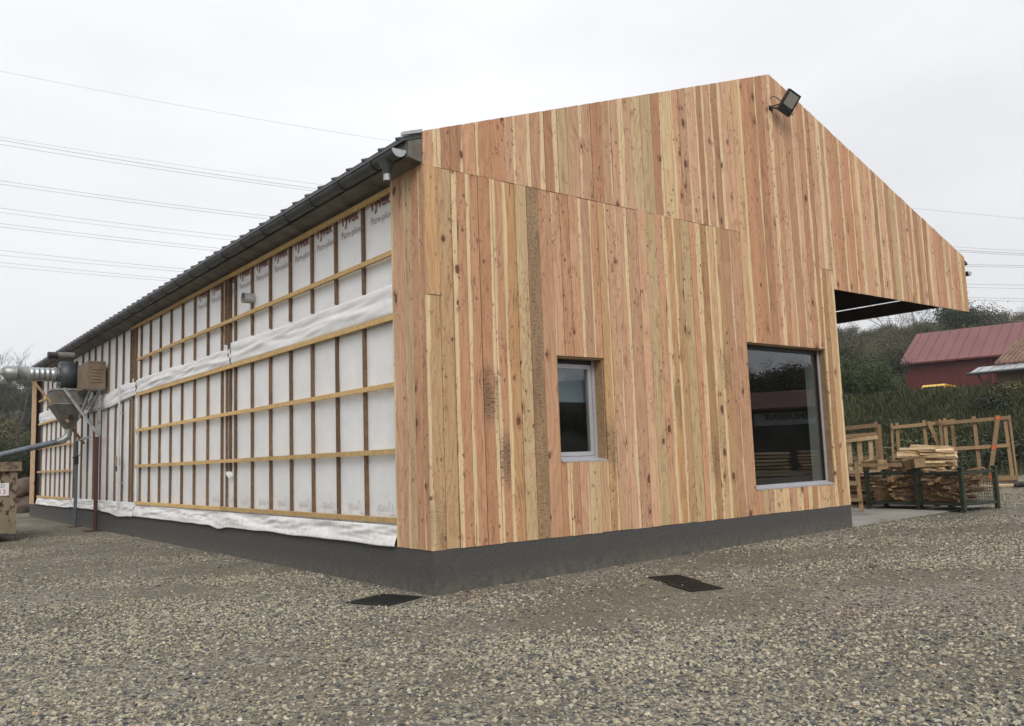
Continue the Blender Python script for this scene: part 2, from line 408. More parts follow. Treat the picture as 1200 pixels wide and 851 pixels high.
def ground_mat():
    k = NT('gravel_ground', .95); P = k.geo()
    v = k.n('ShaderNodeTexVoronoi'); k.l(P, v.inputs['Vector']); v.inputs['Scale'].default_value = 34
    cs = k.n('ShaderNodeSeparateColor'); k.l(v.outputs['Color'], cs.inputs[0])
    v2 = k.n('ShaderNodeTexVoronoi'); k.l(P, v2.inputs['Vector']); v2.inputs['Scale'].default_value = 85
    c2 = k.n('ShaderNodeSeparateColor'); k.l(v2.outputs['Color'], c2.inputs[0])
    r = k.n('ShaderNodeValToRGB'); k.l(cs.outputs[0], r.inputs[0])
    e = r.color_ramp.elements; e[0].position = 0; e[0].color = (0.06, .06, .062, 1); e[1].position = 1; e[1].color = (0.42, .375, .285, 1)
    for p, c in ((.25, (.14, .135, .12, 1)), (.5, (.22, .195, .15, 1)), (.75, (.30, .265, .195, 1))):
        q = e.new(p); q.color = c
    big = k.noise(k.mapv(P, (.8, 1, 1)), .38, 4, .6, .4); mid = k.noise(P, 1.7, 4, .6)
    fines = k.mix(k.math('MULTIPLY', c2.outputs[0], .9), (0.095, .081, .056), (0.205, .178, .126))
    fm = k.rng(k.math('ADD', big, k.math('MULTIPLY', mid, .45)), .60, .80)
    c = k.mix(k.math('MULTIPLY', fm, .85), r.outputs[0], fines)
    edge = k.rng(v.outputs['Distance'], .3, .75, 1.0, .45)
    c = k.mix(1.0, c, k.mix(edge, (.38, .36, .33), (1.0, 1.0, 1.0)), 'MULTIPLY')
    # red-brown brick dust patches
    k.col(c)
    k.bump(k.math('SUBTRACT', k.math('MULTIPLY', c2.outputs[1], .35), v.outputs['Distance']), .8, .012)
    return k.m
M['ground'] = ground_mat()
def stone_mat():
    k = NT('gravel_stone', .85)
    t = k.n('ShaderNodeAttribute', attribute_type='INSTANCER', attribute_name='tint').outputs['Fac']
    red = k.n('ShaderNodeAttribute', attribute_type='INSTANCER', attribute_name='red').outputs['Fac']
    r = k.n('ShaderNodeValToRGB'); k.l(t, r.inputs[0]); r.color_ramp.interpolation = 'LINEAR'
    e = r.color_ramp.elements; e[0].position = 0; e[0].color = (0.05, .052, .056, 1); e[1].position = 1; e[1].color = (0.58, .54, .45, 1)
    for p, c in ((.12, (.08, .085, .093, 1)), (.28, (.18, .166, .132, 1)), (.5, (.26, .235, .172, 1)), (.72, (.34, .305, .225, 1)), (.93, (.45, .41, .31, 1)), (.96, (.42, .31, .18, 1))):
        q = e.new(p); q.color = c
    c = k.mix(red, r.outputs[0], k.mix(.5, r.outputs[0], (0.11, .05, .05)))
    n = k.noise(k.geo(), 60, 3)
    k.col(k.mix(1.0, c, k.mix(n, (.75, .75, .75), (1.2, 1.2, 1.2)), 'MULTIPLY')); k.bump(n, .3, .004); return k.m
M['stone'] = stone_mat()
def leaf_mat(name, ca, cb, spread=.5):
    k = NT(name, .75); inf = k.info()
    n = k.noise(k.geo(), .55, 4, .65); n2 = k.noise(k.geo(), 4.5, 2)
    f = k.math('ADD', k.math('MULTIPLY', n, .7), k.math('MULTIPLY', n2, .5))
    c = k.mix(k.rng(f, .35, .85), ca, cb)
    hs = k.n('ShaderNodeHueSaturation'); k.l(c, hs.inputs['Color'])
    k.l(k.rng(inf.outputs['Random'], 0, 1, .5-.035*spread*2, .5+.02), hs.inputs['Hue']); k.l(k.rng(inf.outputs['Random'], 1, 0, .7, 1.3), hs.inputs['Value'])
    k.col(hs.outputs[0])
    try: k.b.inputs['Transmission Weight'].default_value = 0.0; k.b.inputs['Subsurface Weight'].default_value = 0.0
    except Exception: pass
    return k.m
M['leaf_dark'] = leaf_mat('dark_evergreen_leaf', (0.018, .028, .012), (0.045, .062, .022))
M['leaf_mid'] = leaf_mat('green_leaf', (0.03, .05, .013), (0.085, .115, .03))
M['leaf_hill'] = leaf_mat('hill_leaf', (0.04, .05, .022), (0.11, .115, .05), 1.0)
M['leaf_autumn'] = leaf_mat('autumn_leaf', (0.07, .06, .02), (0.15, .115, .04), 1.0)
M['grass'] = leaf_mat('bank_grass', (0.022, .032, .009), (0.10, .105, .035))

# ------------------------------------------------------------------ ground and terrain
def grid_axis(lo, hi, fine_lo, fine_hi, fine, grow=1.25):
    a = list(np.arange(fine_lo, fine_hi+1e-6, fine)); st = fine
    while a[-1] < hi: st *= grow; a.append(a[-1]+st)
    st = fine
    while a[0] > lo: st *= grow; a.insert(0, a[0]-st)
    return a
gx = grid_axis(-700, 700, -14, 40, .6, 1.16); gy = grid_axis(-700, 700, -16, 40, .6, 1.16)
gv = [(x, y, terrain(x, y)) for y in gy for x in gx]
nx = len(gx); gf = [(j*nx+i, j*nx+i+1, (j+1)*nx+i+1, (j+1)*nx+i) for j in range(len(gy)-1) for i in range(nx-1)]
gm = raw_mesh('ground', gv, gf, True)
gm.materials.append(M['ground']); gm.materials.append(M['banksoil']); gm.materials.append(M['hillsoil'])
for p in gm.polygons:
    c = p.center
    b = bankf(c.x, c.y); r = sqrt((c.x-5)**2+(c.y-5)**2)
    p.material_index = 2 if r > 66 else (1 if b > .06 else 0)
ground = link('ground', gm); tag(ground, 'grey and beige crushed stone yard around the workshop', 'ground', kind='structure')

# loose stones: one uncountable mass, scattered with geometry nodes over a patch that hugs the yard
def patch_density(x, y):
    P = Vector((x, y, gz(x, y))); v = P-CAM; d = v.dot(FW)
    if d < 2.5: return 0
    px = 600+FPX*v.dot(RI)/d
    if px < -120 or px > 1320: return 0
    if -0.02 < x < 14.8 and y > -0.02: return 0
    if x > 14.8 and y > 0 and x < 16: pass
    u_, w_ = .79*x-.61*y, .61*x+.79*y
    n = .5+.62*mn.noise(Vector((u_*.23, w_*.62, 2.2))) + .22*mn.noise(Vector((u_*.9, w_*1.6, 5.)))
    fall = 1.0 if d < 9 else max(0.0, 1-(d-9)/17)
    wall = 0.7*exp(-max(-x, 0)*2.0) if (y > 0 and x < 0) else (0.7*exp(-max(-y, 0)*2.0) if x > 0 else 0)
    for (gx_, gy_, gr_) in ((-.55, .20, .5), (2.72, -1.3, .34), (2.60, -1.68, .36), (2.3, -1.9, .36), (2.2, -2.25, .34)):
        if (x-gx_)**2+(y-gy_)**2 < gr_**2: return 7
    near = .55*sstep(7.5, 5.0, d)
    return max(.06+.22*sstep(8.5, 5.5, d), min(1, .05+2.2*(n-.46)+wall+near))*2500*fall**1.1
step = .25
xs = np.arange(-13, 30, step); ys = np.arange(-9, 24, step)
pv = []; pf = []; pd = []
idx = {}
for j, y in enumerate(ys):
    for i, x in enumerate(xs):
        dn = patch_density(x+step/2, y+step/2)
        if dn <= 3: continue
        q = []
        for (a, b) in ((0,0),(1,0),(1,1),(0,1)):
            kk = (i+a, j+b)
            if kk not in idx:
                idx[kk] = len(pv); X = x+a*step; Y = y+b*step; pv.append((X, Y, gz(X, Y)+.004)); pd.append(patch_density(X, Y))
            q.append(idx[kk])
        pf.append(tuple(q))
pm = raw_mesh('gravel', pv, pf)
da = pm.attributes.new('dens', 'FLOAT', 'POINT'); da.data.foreach_set('value', pd)
ra = pm.attributes.new('redp', 'FLOAT', 'POINT')
def redness(x, y):
    r = 0
    for (cx, cy, s, w) in ((1.9, -4.2, .75, .5), (0.1, -.25, .5, .5), (4.6, -3.2, .6, .35)):
        r = max(r, w*exp(-((x-cx)**2+(y-cy)**2)/(2*s*s*.4)))
    return r
ra.data.foreach_set('value', [redness(v[0], v[1]) for v in pv])
gravel = link('gravel', pm, M['stone']); tag(gravel, 'loose crushed stones strewn over the yard', 'gravel', kind='stuff')
ng = bpy.data.node_groups.new('gravel_scatter', 'GeometryNodeTree')
ng.interface.new_socket('Geometry', in_out='INPUT', socket_type='NodeSocketGeometry')
ng.interface.new_socket('Geometry', in_out='OUTPUT', socket_type='NodeSocketGeometry')
def gn(t, **kw):
    x = ng.nodes.new(t)
    for a, b in kw.items(): setattr(x, a, b)
    return x
gi = gn('NodeGroupInput'); go = gn('NodeGroupOutput')
dp = gn('GeometryNodeDistributePointsOnFaces'); dp.distribute_method = 'RANDOM'
na = gn('GeometryNodeInputNamedAttribute', data_type='FLOAT'); na.inputs['Name'].default_value = 'dens'
ng.links.new(gi.outputs[0], dp.inputs['Mesh']); ng.links.new(na.outputs['Attribute'], dp.inputs['Density'])
g2i = gn('GeometryNodeGeometryToInstance')
for sd in range(4):
    ico = gn('GeometryNodeMeshIcoSphere'); ico.inputs['Radius'].default_value = 1; ico.inputs['Subdivisions'].default_value = 1
    spn = gn('GeometryNodeSetPosition'); nz = gn('ShaderNodeTexNoise'); nz.noise_dimensions = '4D'
    nz.inputs['W'].default_value = sd*7.3+1; nz.inputs['Scale'].default_value = .9; nz.inputs['Detail'].default_value = 1
    sb = gn('ShaderNodeVectorMath', operation='SUBTRACT'); sb.inputs[1].default_value = (.5, .5, .5)
    sc_ = gn('ShaderNodeVectorMath', operation='SCALE'); sc_.inputs['Scale'].default_value = 2.4
    ng.links.new(nz.outputs['Color'], sb.inputs[0]); ng.links.new(sb.outputs[0], sc_.inputs[0])
    ng.links.new(ico.outputs['Mesh'], spn.inputs['Geometry']); ng.links.new(sc_.outputs[0], spn.inputs['Offset'])
    ss = gn('GeometryNodeSetShadeSmooth'); ss.inputs['Shade Smooth'].default_value = False
    ng.links.new(spn.outputs[0], ss.inputs[0]); ng.links.new(ss.outputs[0], g2i.inputs[0])
iop = gn('GeometryNodeInstanceOnPoints'); iop.inputs['Pick Instance'].default_value = True
ng.links.new(dp.outputs['Points'], iop.inputs['Points']); ng.links.new(g2i.outputs[0], iop.inputs['Instance'])
rv = gn('FunctionNodeRandomValue', data_type='FLOAT_VECTOR'); rv.inputs[0].default_value = (-.5, -.5, 0); rv.inputs[1].default_value = (.5, .5, 6.28)
ng.links.new(rv.outputs[0], iop.inputs['Rotation'])
rs_ = gn('FunctionNodeRandomValue', data_type='FLOAT'); rs_.inputs[2].default_value = 0; rs_.inputs[3].default_value = 1; rs_.inputs['Seed'].default_value = 5
pw = gn('ShaderNodeMath', operation='POWER'); pw.inputs[1].default_value = 2.3; ng.links.new(rs_.outputs[1], pw.inputs[0])
ma = gn('ShaderNodeMath', operation='MULTIPLY_ADD'); ma.inputs[1].default_value = .0155; ma.inputs[2].default_value = .0062; ng.links.new(pw.outputs[0], ma.inputs[0])
rsv = gn('FunctionNodeRandomValue', data_type='FLOAT_VECTOR'); rsv.inputs[0].default_value = (.75, .6, .4); rsv.inputs[1].default_value = (1.5, 1.1, .75); rsv.inputs['Seed'].default_value = 9
vs_ = gn('ShaderNodeVectorMath', operation='SCALE'); ng.links.new(rsv.outputs[0], vs_.inputs[0]); ng.links.new(ma.outputs[0], vs_.inputs['Scale'])
ng.links.new(vs_.outputs[0], iop.inputs['Scale'])
st = gn('GeometryNodeStoreNamedAttribute', data_type='FLOAT', domain='INSTANCE'); st.inputs['Name'].default_value = 'tint'
rt = gn('FunctionNodeRandomValue', data_type='FLOAT'); rt.inputs[2].default_value = 0; rt.inputs[3].default_value = 1; rt.inputs['Seed'].default_value = 21
ng.links.new(iop.outputs[0], st.inputs['Geometry']); ng.links.new(rt.outputs[1], st.inputs['Value'])
st2 = gn('GeometryNodeStoreNamedAttribute', data_type='FLOAT', domain='INSTANCE'); st2.inputs['Name'].default_value = 'red'
nr = gn('GeometryNodeInputNamedAttribute', data_type='FLOAT'); nr.inputs['Name'].default_value = 'redp'
rr = gn('FunctionNodeRandomValue', data_type='FLOAT'); rr.inputs[2].default_value = 0; rr.inputs[3].default_value = 1; rr.inputs['Seed'].default_value = 33
lt = gn('FunctionNodeCompare', data_type='FLOAT', operation='LESS_THAN')
ng.links.new(rr.outputs[1], lt.inputs[0]); ng.links.new(nr.outputs['Attribute'], lt.inputs[1])
ng.links.new(st.outputs[0], st2.inputs['Geometry']); ng.links.new(lt.outputs[0], st2.inputs['Value'])
sm_ = gn('GeometryNodeSetMaterial'); sm_.inputs['Material'].default_value = M['stone']
ng.links.new(st2.outputs[0], sm_.inputs['Geometry']); ng.links.new(sm_.outputs[0], go.inputs[0])
md = gravel.modifiers.new('scatter', 'NODES'); md.node_group = ng

# ------------------------------------------------------------------ the workshop
ZP, WX, LY = 0.545, 9.23, 28.9
ZT, XA, ZA, XR, ZR, ZC, ZS = 5.795, 7.582, 8.516, 14.82, 5.92, 4.624, 5.35
SLL = (ZA-ZT)/XA; SLR = (ZA-ZR)/(XR-XA)
def rooftop(x): return ZT+SLL*x if x <= XA else ZA-SLR*(x-XA)
shop = empty('timber_workshop', (0, 0, 0), 0, 'half-clad workshop with fresh larch boards on its gable and white membrane on its long side', 'workshop')
W1 = (2.11, 3.01, 1.53, 3.01); W2 = (6.40, 8.77, 0.935, 3.44)

pl = MB()
pl.prism([(0.012, -.3), (WX-.01, -.3), (WX-.01, ZP), (0.012, ZP)], 1, 0.012, 0.3)
pl.prism([(0.301, -.3), (LY-.05, -.3), (LY-.05, ZP), (0.301, ZP)], 0, 0.012, 0.3)
pl.prism([(0.301, -.3), (LY-.05, -.3), (LY-.05, ZP), (0.301, ZP)], 0, WX-.3, WX-.01)
pl.build('plinth', M['plinth'], shop)

# structural walls behind the cladding, with the two window openings left free
wl = MB()
def wrect(x0, x1, z0, z1): wl.box((x0, .042, z0), (x1, .20, z1))
wrect(.12, W1[0], ZP+.002, 5.3); wrect(W1[0], W1[1], ZP+.002, W1[2]); wrect(W1[0], W1[1], W1[3], 5.3)
wrect(W1[1], W2[0], ZP+.002, 5.3); wrect(W2[0], W2[1], ZP+.002, W2[2]); wrect(W2[0], W2[1], W2[3], 5.3); wrect(W2[1], WX-.02, ZP+.002, 5.3)
wl.prism([(.12, 5.302), (9.2, 5.302), (9.2, rooftop(9.2)-.2), (XA, ZA-.2), (.12, ZT-.16)], 1, .042, .2)
wl.prism([(9.202, ZC+.03), (XR-.05, ZC+.03), (XR-.05, rooftop(XR-.05)-.2), (9.202, rooftop(9.202)-.2)], 1, .042, .1)
wl.box((.14, .202, ZP+.002), (.3, LY-.06, 5.6))
wl.box((WX-.2, .202, ZP+.002), (WX-.03, LY-.06, 7.7))
wl.box((.302, LY-.26, ZP+.002), (WX-.202, LY-.06, 5.6))
wl.build('wall', M['osb'], shop)
it = MB()
it.box((.302, .302, .3), (WX-.302, LY-.3, .5)); it.box((.302, .22, 4.4), (WX-.202, LY-.27, 4.5)); it.box((.31, 6.0, .502), (WX-.21, 6.1, 4.39))
it.build('room', M['interior'], shop)

# gable planks ------------------------------------------------
PINK = [(0.64, .378, .228), (0.60, .338, .197), (0.68, .43, .27), (0.56, .305, .172), (0.63, .388, .246)]
GOLD = [(0.64, .405, .21), (0.56, .335, .165), (0.69, .465, .26)]
PALE = [(0.72, .54, .32), (0.69, .51, .295)]
def plank_mesh(poly, t=.027, ch=.004):
    # poly: front outline (local x, z); front face at y=0 with chamfered rim, back at y=t
    n = len(poly); cx = sum(p[0] for p in poly)/n
    mid = [((p[0]-cx)*(1-ch/max(abs(p[0]-cx), .01))+cx, p[1]) for p in poly]
    vs = [(p[0], 0, p[1]) for p in mid]+[(p[0], ch, p[1]) for p in poly]+[(p[0], t, p[1]) for p in poly]
    fs = [tuple(range(n)), tuple(reversed(range(2*n, 3*n)))]
    for a in (0, n):
        for i in range(n):
            j = (i+1) % n; fs.append((a+j, a+i, a+n+i, a+n+j))
    me = raw_mesh('plank', vs, fs); bm = bmesh.new(); bm.from_mesh(me); bmesh.ops.recalc_face_normals(bm, faces=bm.faces); bm.to_mesh(me); bm.free()
    return me
def plank(x0, x1, zb0, zb1, top, colour, sap=0., weather=0., stain=-2., y=0., side=None):
    """x0..x1 across, bottom heights at both edges, top = list of (x, z) along the upper edge from x1 to x0"""
    g = rng.choice((.002, .003, .003, .004, .0055)); xm = (x0+x1)/2; zb = min(zb0, zb1)
    poly = [(x0+g-xm, zb0-zb), (x1-g-xm, zb1-zb)]+[(min(max(x, x0+g), x1-g)-xm, z-zb) for x, z in top]
    me = plank_mesh(poly)
    yo = y + rng.uniform(0, .011)
    if side is None: o = link('plank', me, M['wood'], shop, (xm, yo, zb))
    else:            o = link('plank', me, M['wood'], shop, (side+rng.uniform(0, .005), xm, zb), (0, 0, -pi/2))
    o.color = (*colour, 1); o['sap'] = float(sap); o['weather'] = float(weather); o['stain_z'] = float(stain)
    return o
def pick(kind=None):
    r = rng.random()
    if kind == 'g' or (kind is None and r < .14): c = rng.choice(GOLD); s = rng.choice((-1, 0, 1))
    elif kind == 'p' or (kind is None and r < .24): c = rng.choice(PALE); s = 0.
    else: c = rng.choice(PINK); s = rng.choice((-1.25, -1, -.8, 0, .8, 1, 1.25))
    f = rng.uniform(.8, 1.1)
    return tuple(v*f for v in c), s
LO = [0, .21, .41, .63, .84, 1.07, 1.24, 1.46, 1.66, 1.88, 2.11, 2.27, 2.44, 2.62, 2.84, 3.01, 3.19, 3.41, 3.63, 3.85, 4.03, 4.26, 4.49, 4.65, 4.86, 5.07, 5.26, 5.5, 5.68, 5.92, 6.12, 6.40,
      6.55, 6.72, 6.92, 7.13, 7.32, 7.54, 7.73, 7.92, 8.17, 8.34, 8.56, 8.77, 8.98, WX]
special = {0: 'g', 1: 'g', 6: 'g', 7: 'p', 15: 'g', 13: 'p', 20: 'p', 22: 'g', 23: 'g', 24: 'p', 26: 'g', 27: 'g', 28: 'g', 34: 'p', 37: 'p', 39: 'g', 41: 'p', 43: 'g', 44: 'g'}
for i in range(len(LO)-1):
    x0, x1 = LO[i], LO[i+1]; xm = (x0+x1)/2
    c, s = pick(special.get(i, 'k' if rng.random() < .8 else None))
    w, sz = 0., -2.
    if i == 8: c, s, w, sz = (.44, .30, .165), 0, .62, -2.
    if i in (4, 5): w, sz = 1.0, (1.9 if i == 4 else 1.05)
    if i == 0: w, sz = .45, .3
    if i == 15: w, sz = .7, 1.2
    if i in (22, 26, 27, 28): w, sz = .5, (1.9, .9, 1.4, 2.4)[(22, 26, 27, 28).index(i)]
    # seam height: planks right of the small window run on past it
    if xm < 6.41: zt = ZS
    else: zt = 4.98
    zt += rng.uniform(-.004, .004)
    zb = ZP-.012+rng.uniform(-.006, .004)
    inw = None
    for Wd in (W1, W2):
        if xm > Wd[0] and xm < Wd[1]: inw = Wd
    if inw:
        plank(x0, x1, zb, zb, [(x1, inw[2]), (x0, inw[2])], c, s, w, sz)
        if inw is W1:
            c2, s2 = pick('k'); plank(x0, x1, inw[3], inw[3], [(x1, zt), (x0, zt)], c2, s2)
    else:
        if i == 0:
            plank(x0, x1, zb, zb, [(x1, 3.68), (x0, 3.68)], c, s, w, sz)
            plank(x0, x1, 3.685, 3.685, [(x1, zt), (x0, zt)], rng.choice(GOLD), 0)
        else:
            plank(x0, x1, zb, zb, [(x1, zt), (x0, zt)], c, s, w, sz)
def seam(x):
    if x < 6.40: return ZS
    if x < 8.77: return W2[3]-.006
    if x < WX: return 4.98
    return ZC
UPX = [0]
while UPX[-1] < XR-.3:
    UPX.append(UPX[-1]+rng.uniform(.19, .26))
# planks change at the seam's own steps, so cut the upper edges there too
for b in (6.40, 8.77, WX):
    k = min(range(len(UPX)), key=lambda q: abs(UPX[q]-b)); UPX[k] = b
UPX = [u for u in UPX if u < XR-.12]+[XR]
def upk(x):
    if abs(x-2.48) < .11 or abs(x-4.05) < .16 or abs(x-4.62) < .1 or abs(x-11.75) < .12: return 'p'
    return 'k' if rng.random() < .86 else None
for i in range(len(UPX)-1):
    x0, x1 = UPX[i], UPX[i+1]; xm = (x0+x1)/2
    if xm < WX:
        zb = seam(xm)+.006+.0  # butt joint just above the lower row
    else: zb = ZC
    top = [(x1, rooftop(x1))]
    if x0 < XA < x1: top.append((XA, ZA))
    top.append((x0, rooftop(x0)))
    c, s = pick(upk(xm)); plank(x0, x1, zb, zb, top, c, s, *( (.5, 2.0) if abs(x0-3.2) < .15 else (0., -2.)))
# corner return on the long side and the far corner
YR = [.03, .17, .34, .50, .66, .86]
for i in range(len(YR)-1):
    c, s = pick('k' if i != 2 else 'p'); zt = 5.50
    plank(YR[i], YR[i+1], ZP-.012, ZP-.012, [(YR[i+1], zt), (YR[i], zt)], c, s, side=0.0)
for a, b in ((28.0, 28.2), (28.2, 28.42), (28.42, 28.66), (28.66, 28.88)):
    plank(a, b, ZP-.012, ZP-.012, [(b, 5.42), (a, 5.42)], (0.66, .46, .28), 0, side=-.002)
# canopy end face (edge of the gable) and long eave fascia on the open side
wl2 = MB()
# window reveals (board lined), frames, panes
def window(Wd, dep, has_sash):
    x0, x1, z0, z1 = Wd
    rv_ = MB()
    rv_.box((x1-.024, .03, z0+.02), (x1-.002, dep, z1-.002)); rv_.box((x0+.002, .03, z0+.02), (x0+.024, dep, z1-.002))
    rv_.box((x0+.026, .03, z1-.024), (x1-.026, dep, z1-.002))
    o = rv_.build('reveal_lining', M['rack'], shop)
    fr = MB(); fw = .055; a, b = dep-.03, dep+.04; X0, X1, Z0, Z1 = x0+.026, x1-.026, z0+.02, z1-.026
    fr.box((X0, a, Z0), (X0+fw, b, Z1)); fr.box((X1-fw, a, Z0), (X1, b, Z1)); fr.box((X0+fw, a, Z0), (X1-fw, b, Z0+fw))
    f = fr.build('window', M['alu'], shop)
    hd = MB(); hd.box((X0+fw, a, Z1-fw), (X1-fw, b, Z1)); hd.build('head_bar_shade', M['black'], f)  # frame head coloured black to paint the shadow under the boards
    sl_ = MB(); sl_.prism([(.002, z0+.002), (.002, z0+.02), (a-.004, z0+.05), (a-.004, z0+.002)], 0, X0, X1)
    sl_.build('sill', M['alu'], f)
    if has_sash:
        q = MB(); i0, i1, j0, j1 = X0+fw+.006, X1-fw-.006, Z0+fw+.006, Z1-fw-.006; t = .06
        q.box((i0, a+.012, j0), (i0+t, b+.01, j1)); q.box((i1-t, a+.012, j0), (i1, b+.01, j1)); q.box((i0+t, a+.012, j1-t), (i1-t, b+.01, j1)); q.box((i0+t, a+.012, j0), (i1-t, b+.01, j0+t))
        q.build('sash', M['alu'], f)
        p = MB(); p.box((i0+t, a+.03, j0+t), (i1-t, a+.036, j1-t)); p.build('pane', M['glass'], f)
        h = MB(); h.box((i1-t-.006, b+.04, 2.08), (i1-t+.012, b+.055, 2.21)); h.box((i1-t-.002, b+.01, 2.18), (i1-t+.01, b+.04, 2.2)); h.build('handle', M['black'], f)
        bl = MB(); bl.box((X0+.02, .35, z1-.62), (X1+.1, .358, z1+.06)); bl.tube([(X0+.01, .354, z1+.06), (X1+.1, .354, z1+.06)], .03); bl.build('roller_blind', M['blind'], f)
    else:
        g = MB(); g.box((X0+fw, a+.015, Z0+fw), (X0+fw+.02, b, Z1-fw)); g.box((X1-fw-.02, a+.015, Z0+fw), (X1-fw, b, Z1-fw))
        g.box((X0+fw+.02, a+.015, Z1-fw-.02), (X1-fw-.02, b, Z1-fw)); g.build('glazing_bead', M['black'], f)
        p = MB(); p.box((X0+fw+.02, a+.03, Z0+fw), (X1-fw-.02, a+.038, Z1-fw-.02)); p.build('pane', M['glass'], f)
        sc = MB(); sc.tube([((X0+X1)/2-.1, a-.004, Z0+.03), ((X0+X1)/2-.1, a+.002, Z0+.03)], .012, 10); sc.build('drain_cap', M['black'], f)
    return f
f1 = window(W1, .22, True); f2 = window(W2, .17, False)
for (a_, b_) in ((W2[1]-.075, W2[1]+.06), (W2[0]-.06, W2[0])):
    jm = MB(); jm.box((a_, .215, W2[2]), (b_, .43, W2[3])); jm.build('inner_reveal', M['jamb'], f2)

wb_ = empty('workbench', (7.9, 2.6, .5), 0, 'dim workbench inside the room behind the large window', 'workbench')
b = MB(); b.box((-1.1, -.35, .82), (1.0, .35, .88)); b.build('bench_top', M['interior'], wb_)
for sx_ in (-1, .92):
    for sy_ in (-.3, .25):
        b = MB(); b.box((sx_, sy_, 0.002), (sx_+.07, sy_+.07, .819)); b.build('leg', M['interior'], wb_)
b = MB(); b.box((-.3, -.2, 0), (.3, .2, .3)); b.box((-.33, -.23, .301), (.33, .23, .33)); tag(b.build('storage_box', M['white'], None, (7.6, 2.6, 1.381)), 'pale storage box on the bench inside the large window', 'box')
b = MB(); b.bar((-.3, 0, .05), (.3, 0, .42), .06, .09); b.bar((-.3, 0, .05), (.0, 0, .05), .08, .1); tag(b.build('yellow_handle_tool', M['yellow'], None, (8.35, 2.6, 1.381)), 'yellow angled tool on the bench inside the large window', 'tool')
b = MB(); b.tube([(0, 0, 0), (0, 0, .02), (0, 0, .9), (0, 0, .91)], [.25, .25, .25, .2], 24); b.tube([(0, 0, .912), (0, 0, 1.3)], .06, 12); tag(b.build('dust_drum', M['galv'], None, (8.9, 3.2, .503)), 'grey metal drum standing deep inside the room', 'drum')
# long side: membrane, studs, battens -------------------------
def sheet(y0, y1, z0, z1, fx, ny, nz, name, parent, mat=M['membrane'], thick=.004):
    vs = []; fs = []
    for j in range(nz+1):
        for i in range(ny+1):
            u, v = i/ny, j/nz; y = y0+(y1-y0)*u; 
            za = z0(y) if callable(z0) else z0; zb_ = z1(y) if callable(z1) else z1
            z = za+(zb_-za)*v
            vs.append((fx(y, z, u, v), y, z))
    n = len(vs)
    for j in range(nz):
        for i in range(ny):
            a = j*(ny+1)+i; fs.append((a, a+1, a+ny+2, a+ny+1))
    me = raw_mesh(name, vs, fs, True)
    o = link(name, me, mat, parent)
    md = o.modifiers.new('thickness', 'SOLIDIFY'); md.thickness = thick; md.offset = 0
    return o
def n3(a, b, c=0.): return mn.noise(Vector((a, b, c)))
mem = sheet(.86, 27.35, ZP-.005, 5.36, lambda y, z, u, v: .106+.006*n3(y*1.6, z*1.2)+.004*n3(y*5, z*4, 2), 220, 40, 'membrane', shop)
# upper overlap: a loose strip hanging over the studs, tucked behind the second batten
def flap(y0, y1, zlo, zhi, seed, amp=.035, name='membrane_flap'):
    def fx(y, z, u, v):
        fold = n3(y*.55+seed, v*2.2, seed)*amp + amp*.7*n3(y*1.7+seed, v*5+y*.9, seed+4) + amp*.45*abs(n3(y*.9, v*7+y*.4, seed+8))
        edge = .035+.012*sin(v*pi)
        sag = -.03*sin(pi*v)*(.6+.5*n3(y*.4, seed))
        return max(min(edge+sag*1.2+fold*sin(pi*min(v*1.1, 1))-.0, .07), -.035) if v > .02 else .05
    return sheet(y0, y1, zlo, zhi, fx, int((y1-y0)*14), 16, name, shop)
flap(.865, 7.0, 3.56, lambda y: 3.95+.02*n3(y*.8, 1)+.02*sin(y*1.1), 1.)
flap(7.05, 13.72, 3.56, lambda y: 3.88+.03*n3(y*.8, 7)-.02*sin(y*.9), 5.)
flap(13.74, 21.4, lambda y: 3.50-.10*sstep(14, 17, y)+.06*n3(y*.9, 3), lambda y: 3.88-.07*sstep(14, 17, y)+.05*n3(y*.7, 9), 9.)
flap(21.42, 27.36, 3.5, lambda y: 3.92+.03*n3(y*.8, 2), 13.)
# bottom skirt draped over the plinth
def skirt(y0, y1, z0, seed, z1=.80):
    def fx(y, z, u, v):
        w = 1-v
        return .05-.06*w + (.055*n3(y*.8+seed, v*1.5, seed)+.03*n3(y*2.2, v*4+y*1.3, seed+3)+.02*abs(n3(y*1.2, v*7-y, seed+5)))*sin(pi*min(1, .15+w*.95))-.02
    o = sheet(y0, y1, z0, z1, lambda y, z, u, v: min(fx(y, z, u, v), .075) if z > ZP+.02 else min(fx(y, z, u, v), -.004), int((y1-y0)*13), 14, 'membrane_skirt', shop)
skirt(.87, 13.7, lambda y: .535+.02*n3(y*1.1, 4)-.05*exp(-((y-7.5)/.35)**2)+.0*y, 2.)
skirt(13.72, 21.2, lambda y: .50+.09*sstep(15, 18, y)+.05*n3(y*.9, 8), 6., .86)
skirt(21.22, 27.36, lambda y: .56+.02*n3(y*1.1, 6), 11.)
VA = [1.78, 2.64, 3.49, 4.33, 5.18, 6.02, 6.87, 7.60, 8.43, 9.27, 10.1, 10.94, 11.78, 12.62, 13.44]
VDBL = [7.13, 7.32, 13.89, 14.13]
VC = [14.40, 15.18, 15.95, 16.78, 17.63, 18.48, 19.30, 20.15]
VD = [21.82, 22.67, 23.48, 24.30, 25.16, 26.02, 27.03]
stud_cache = {}
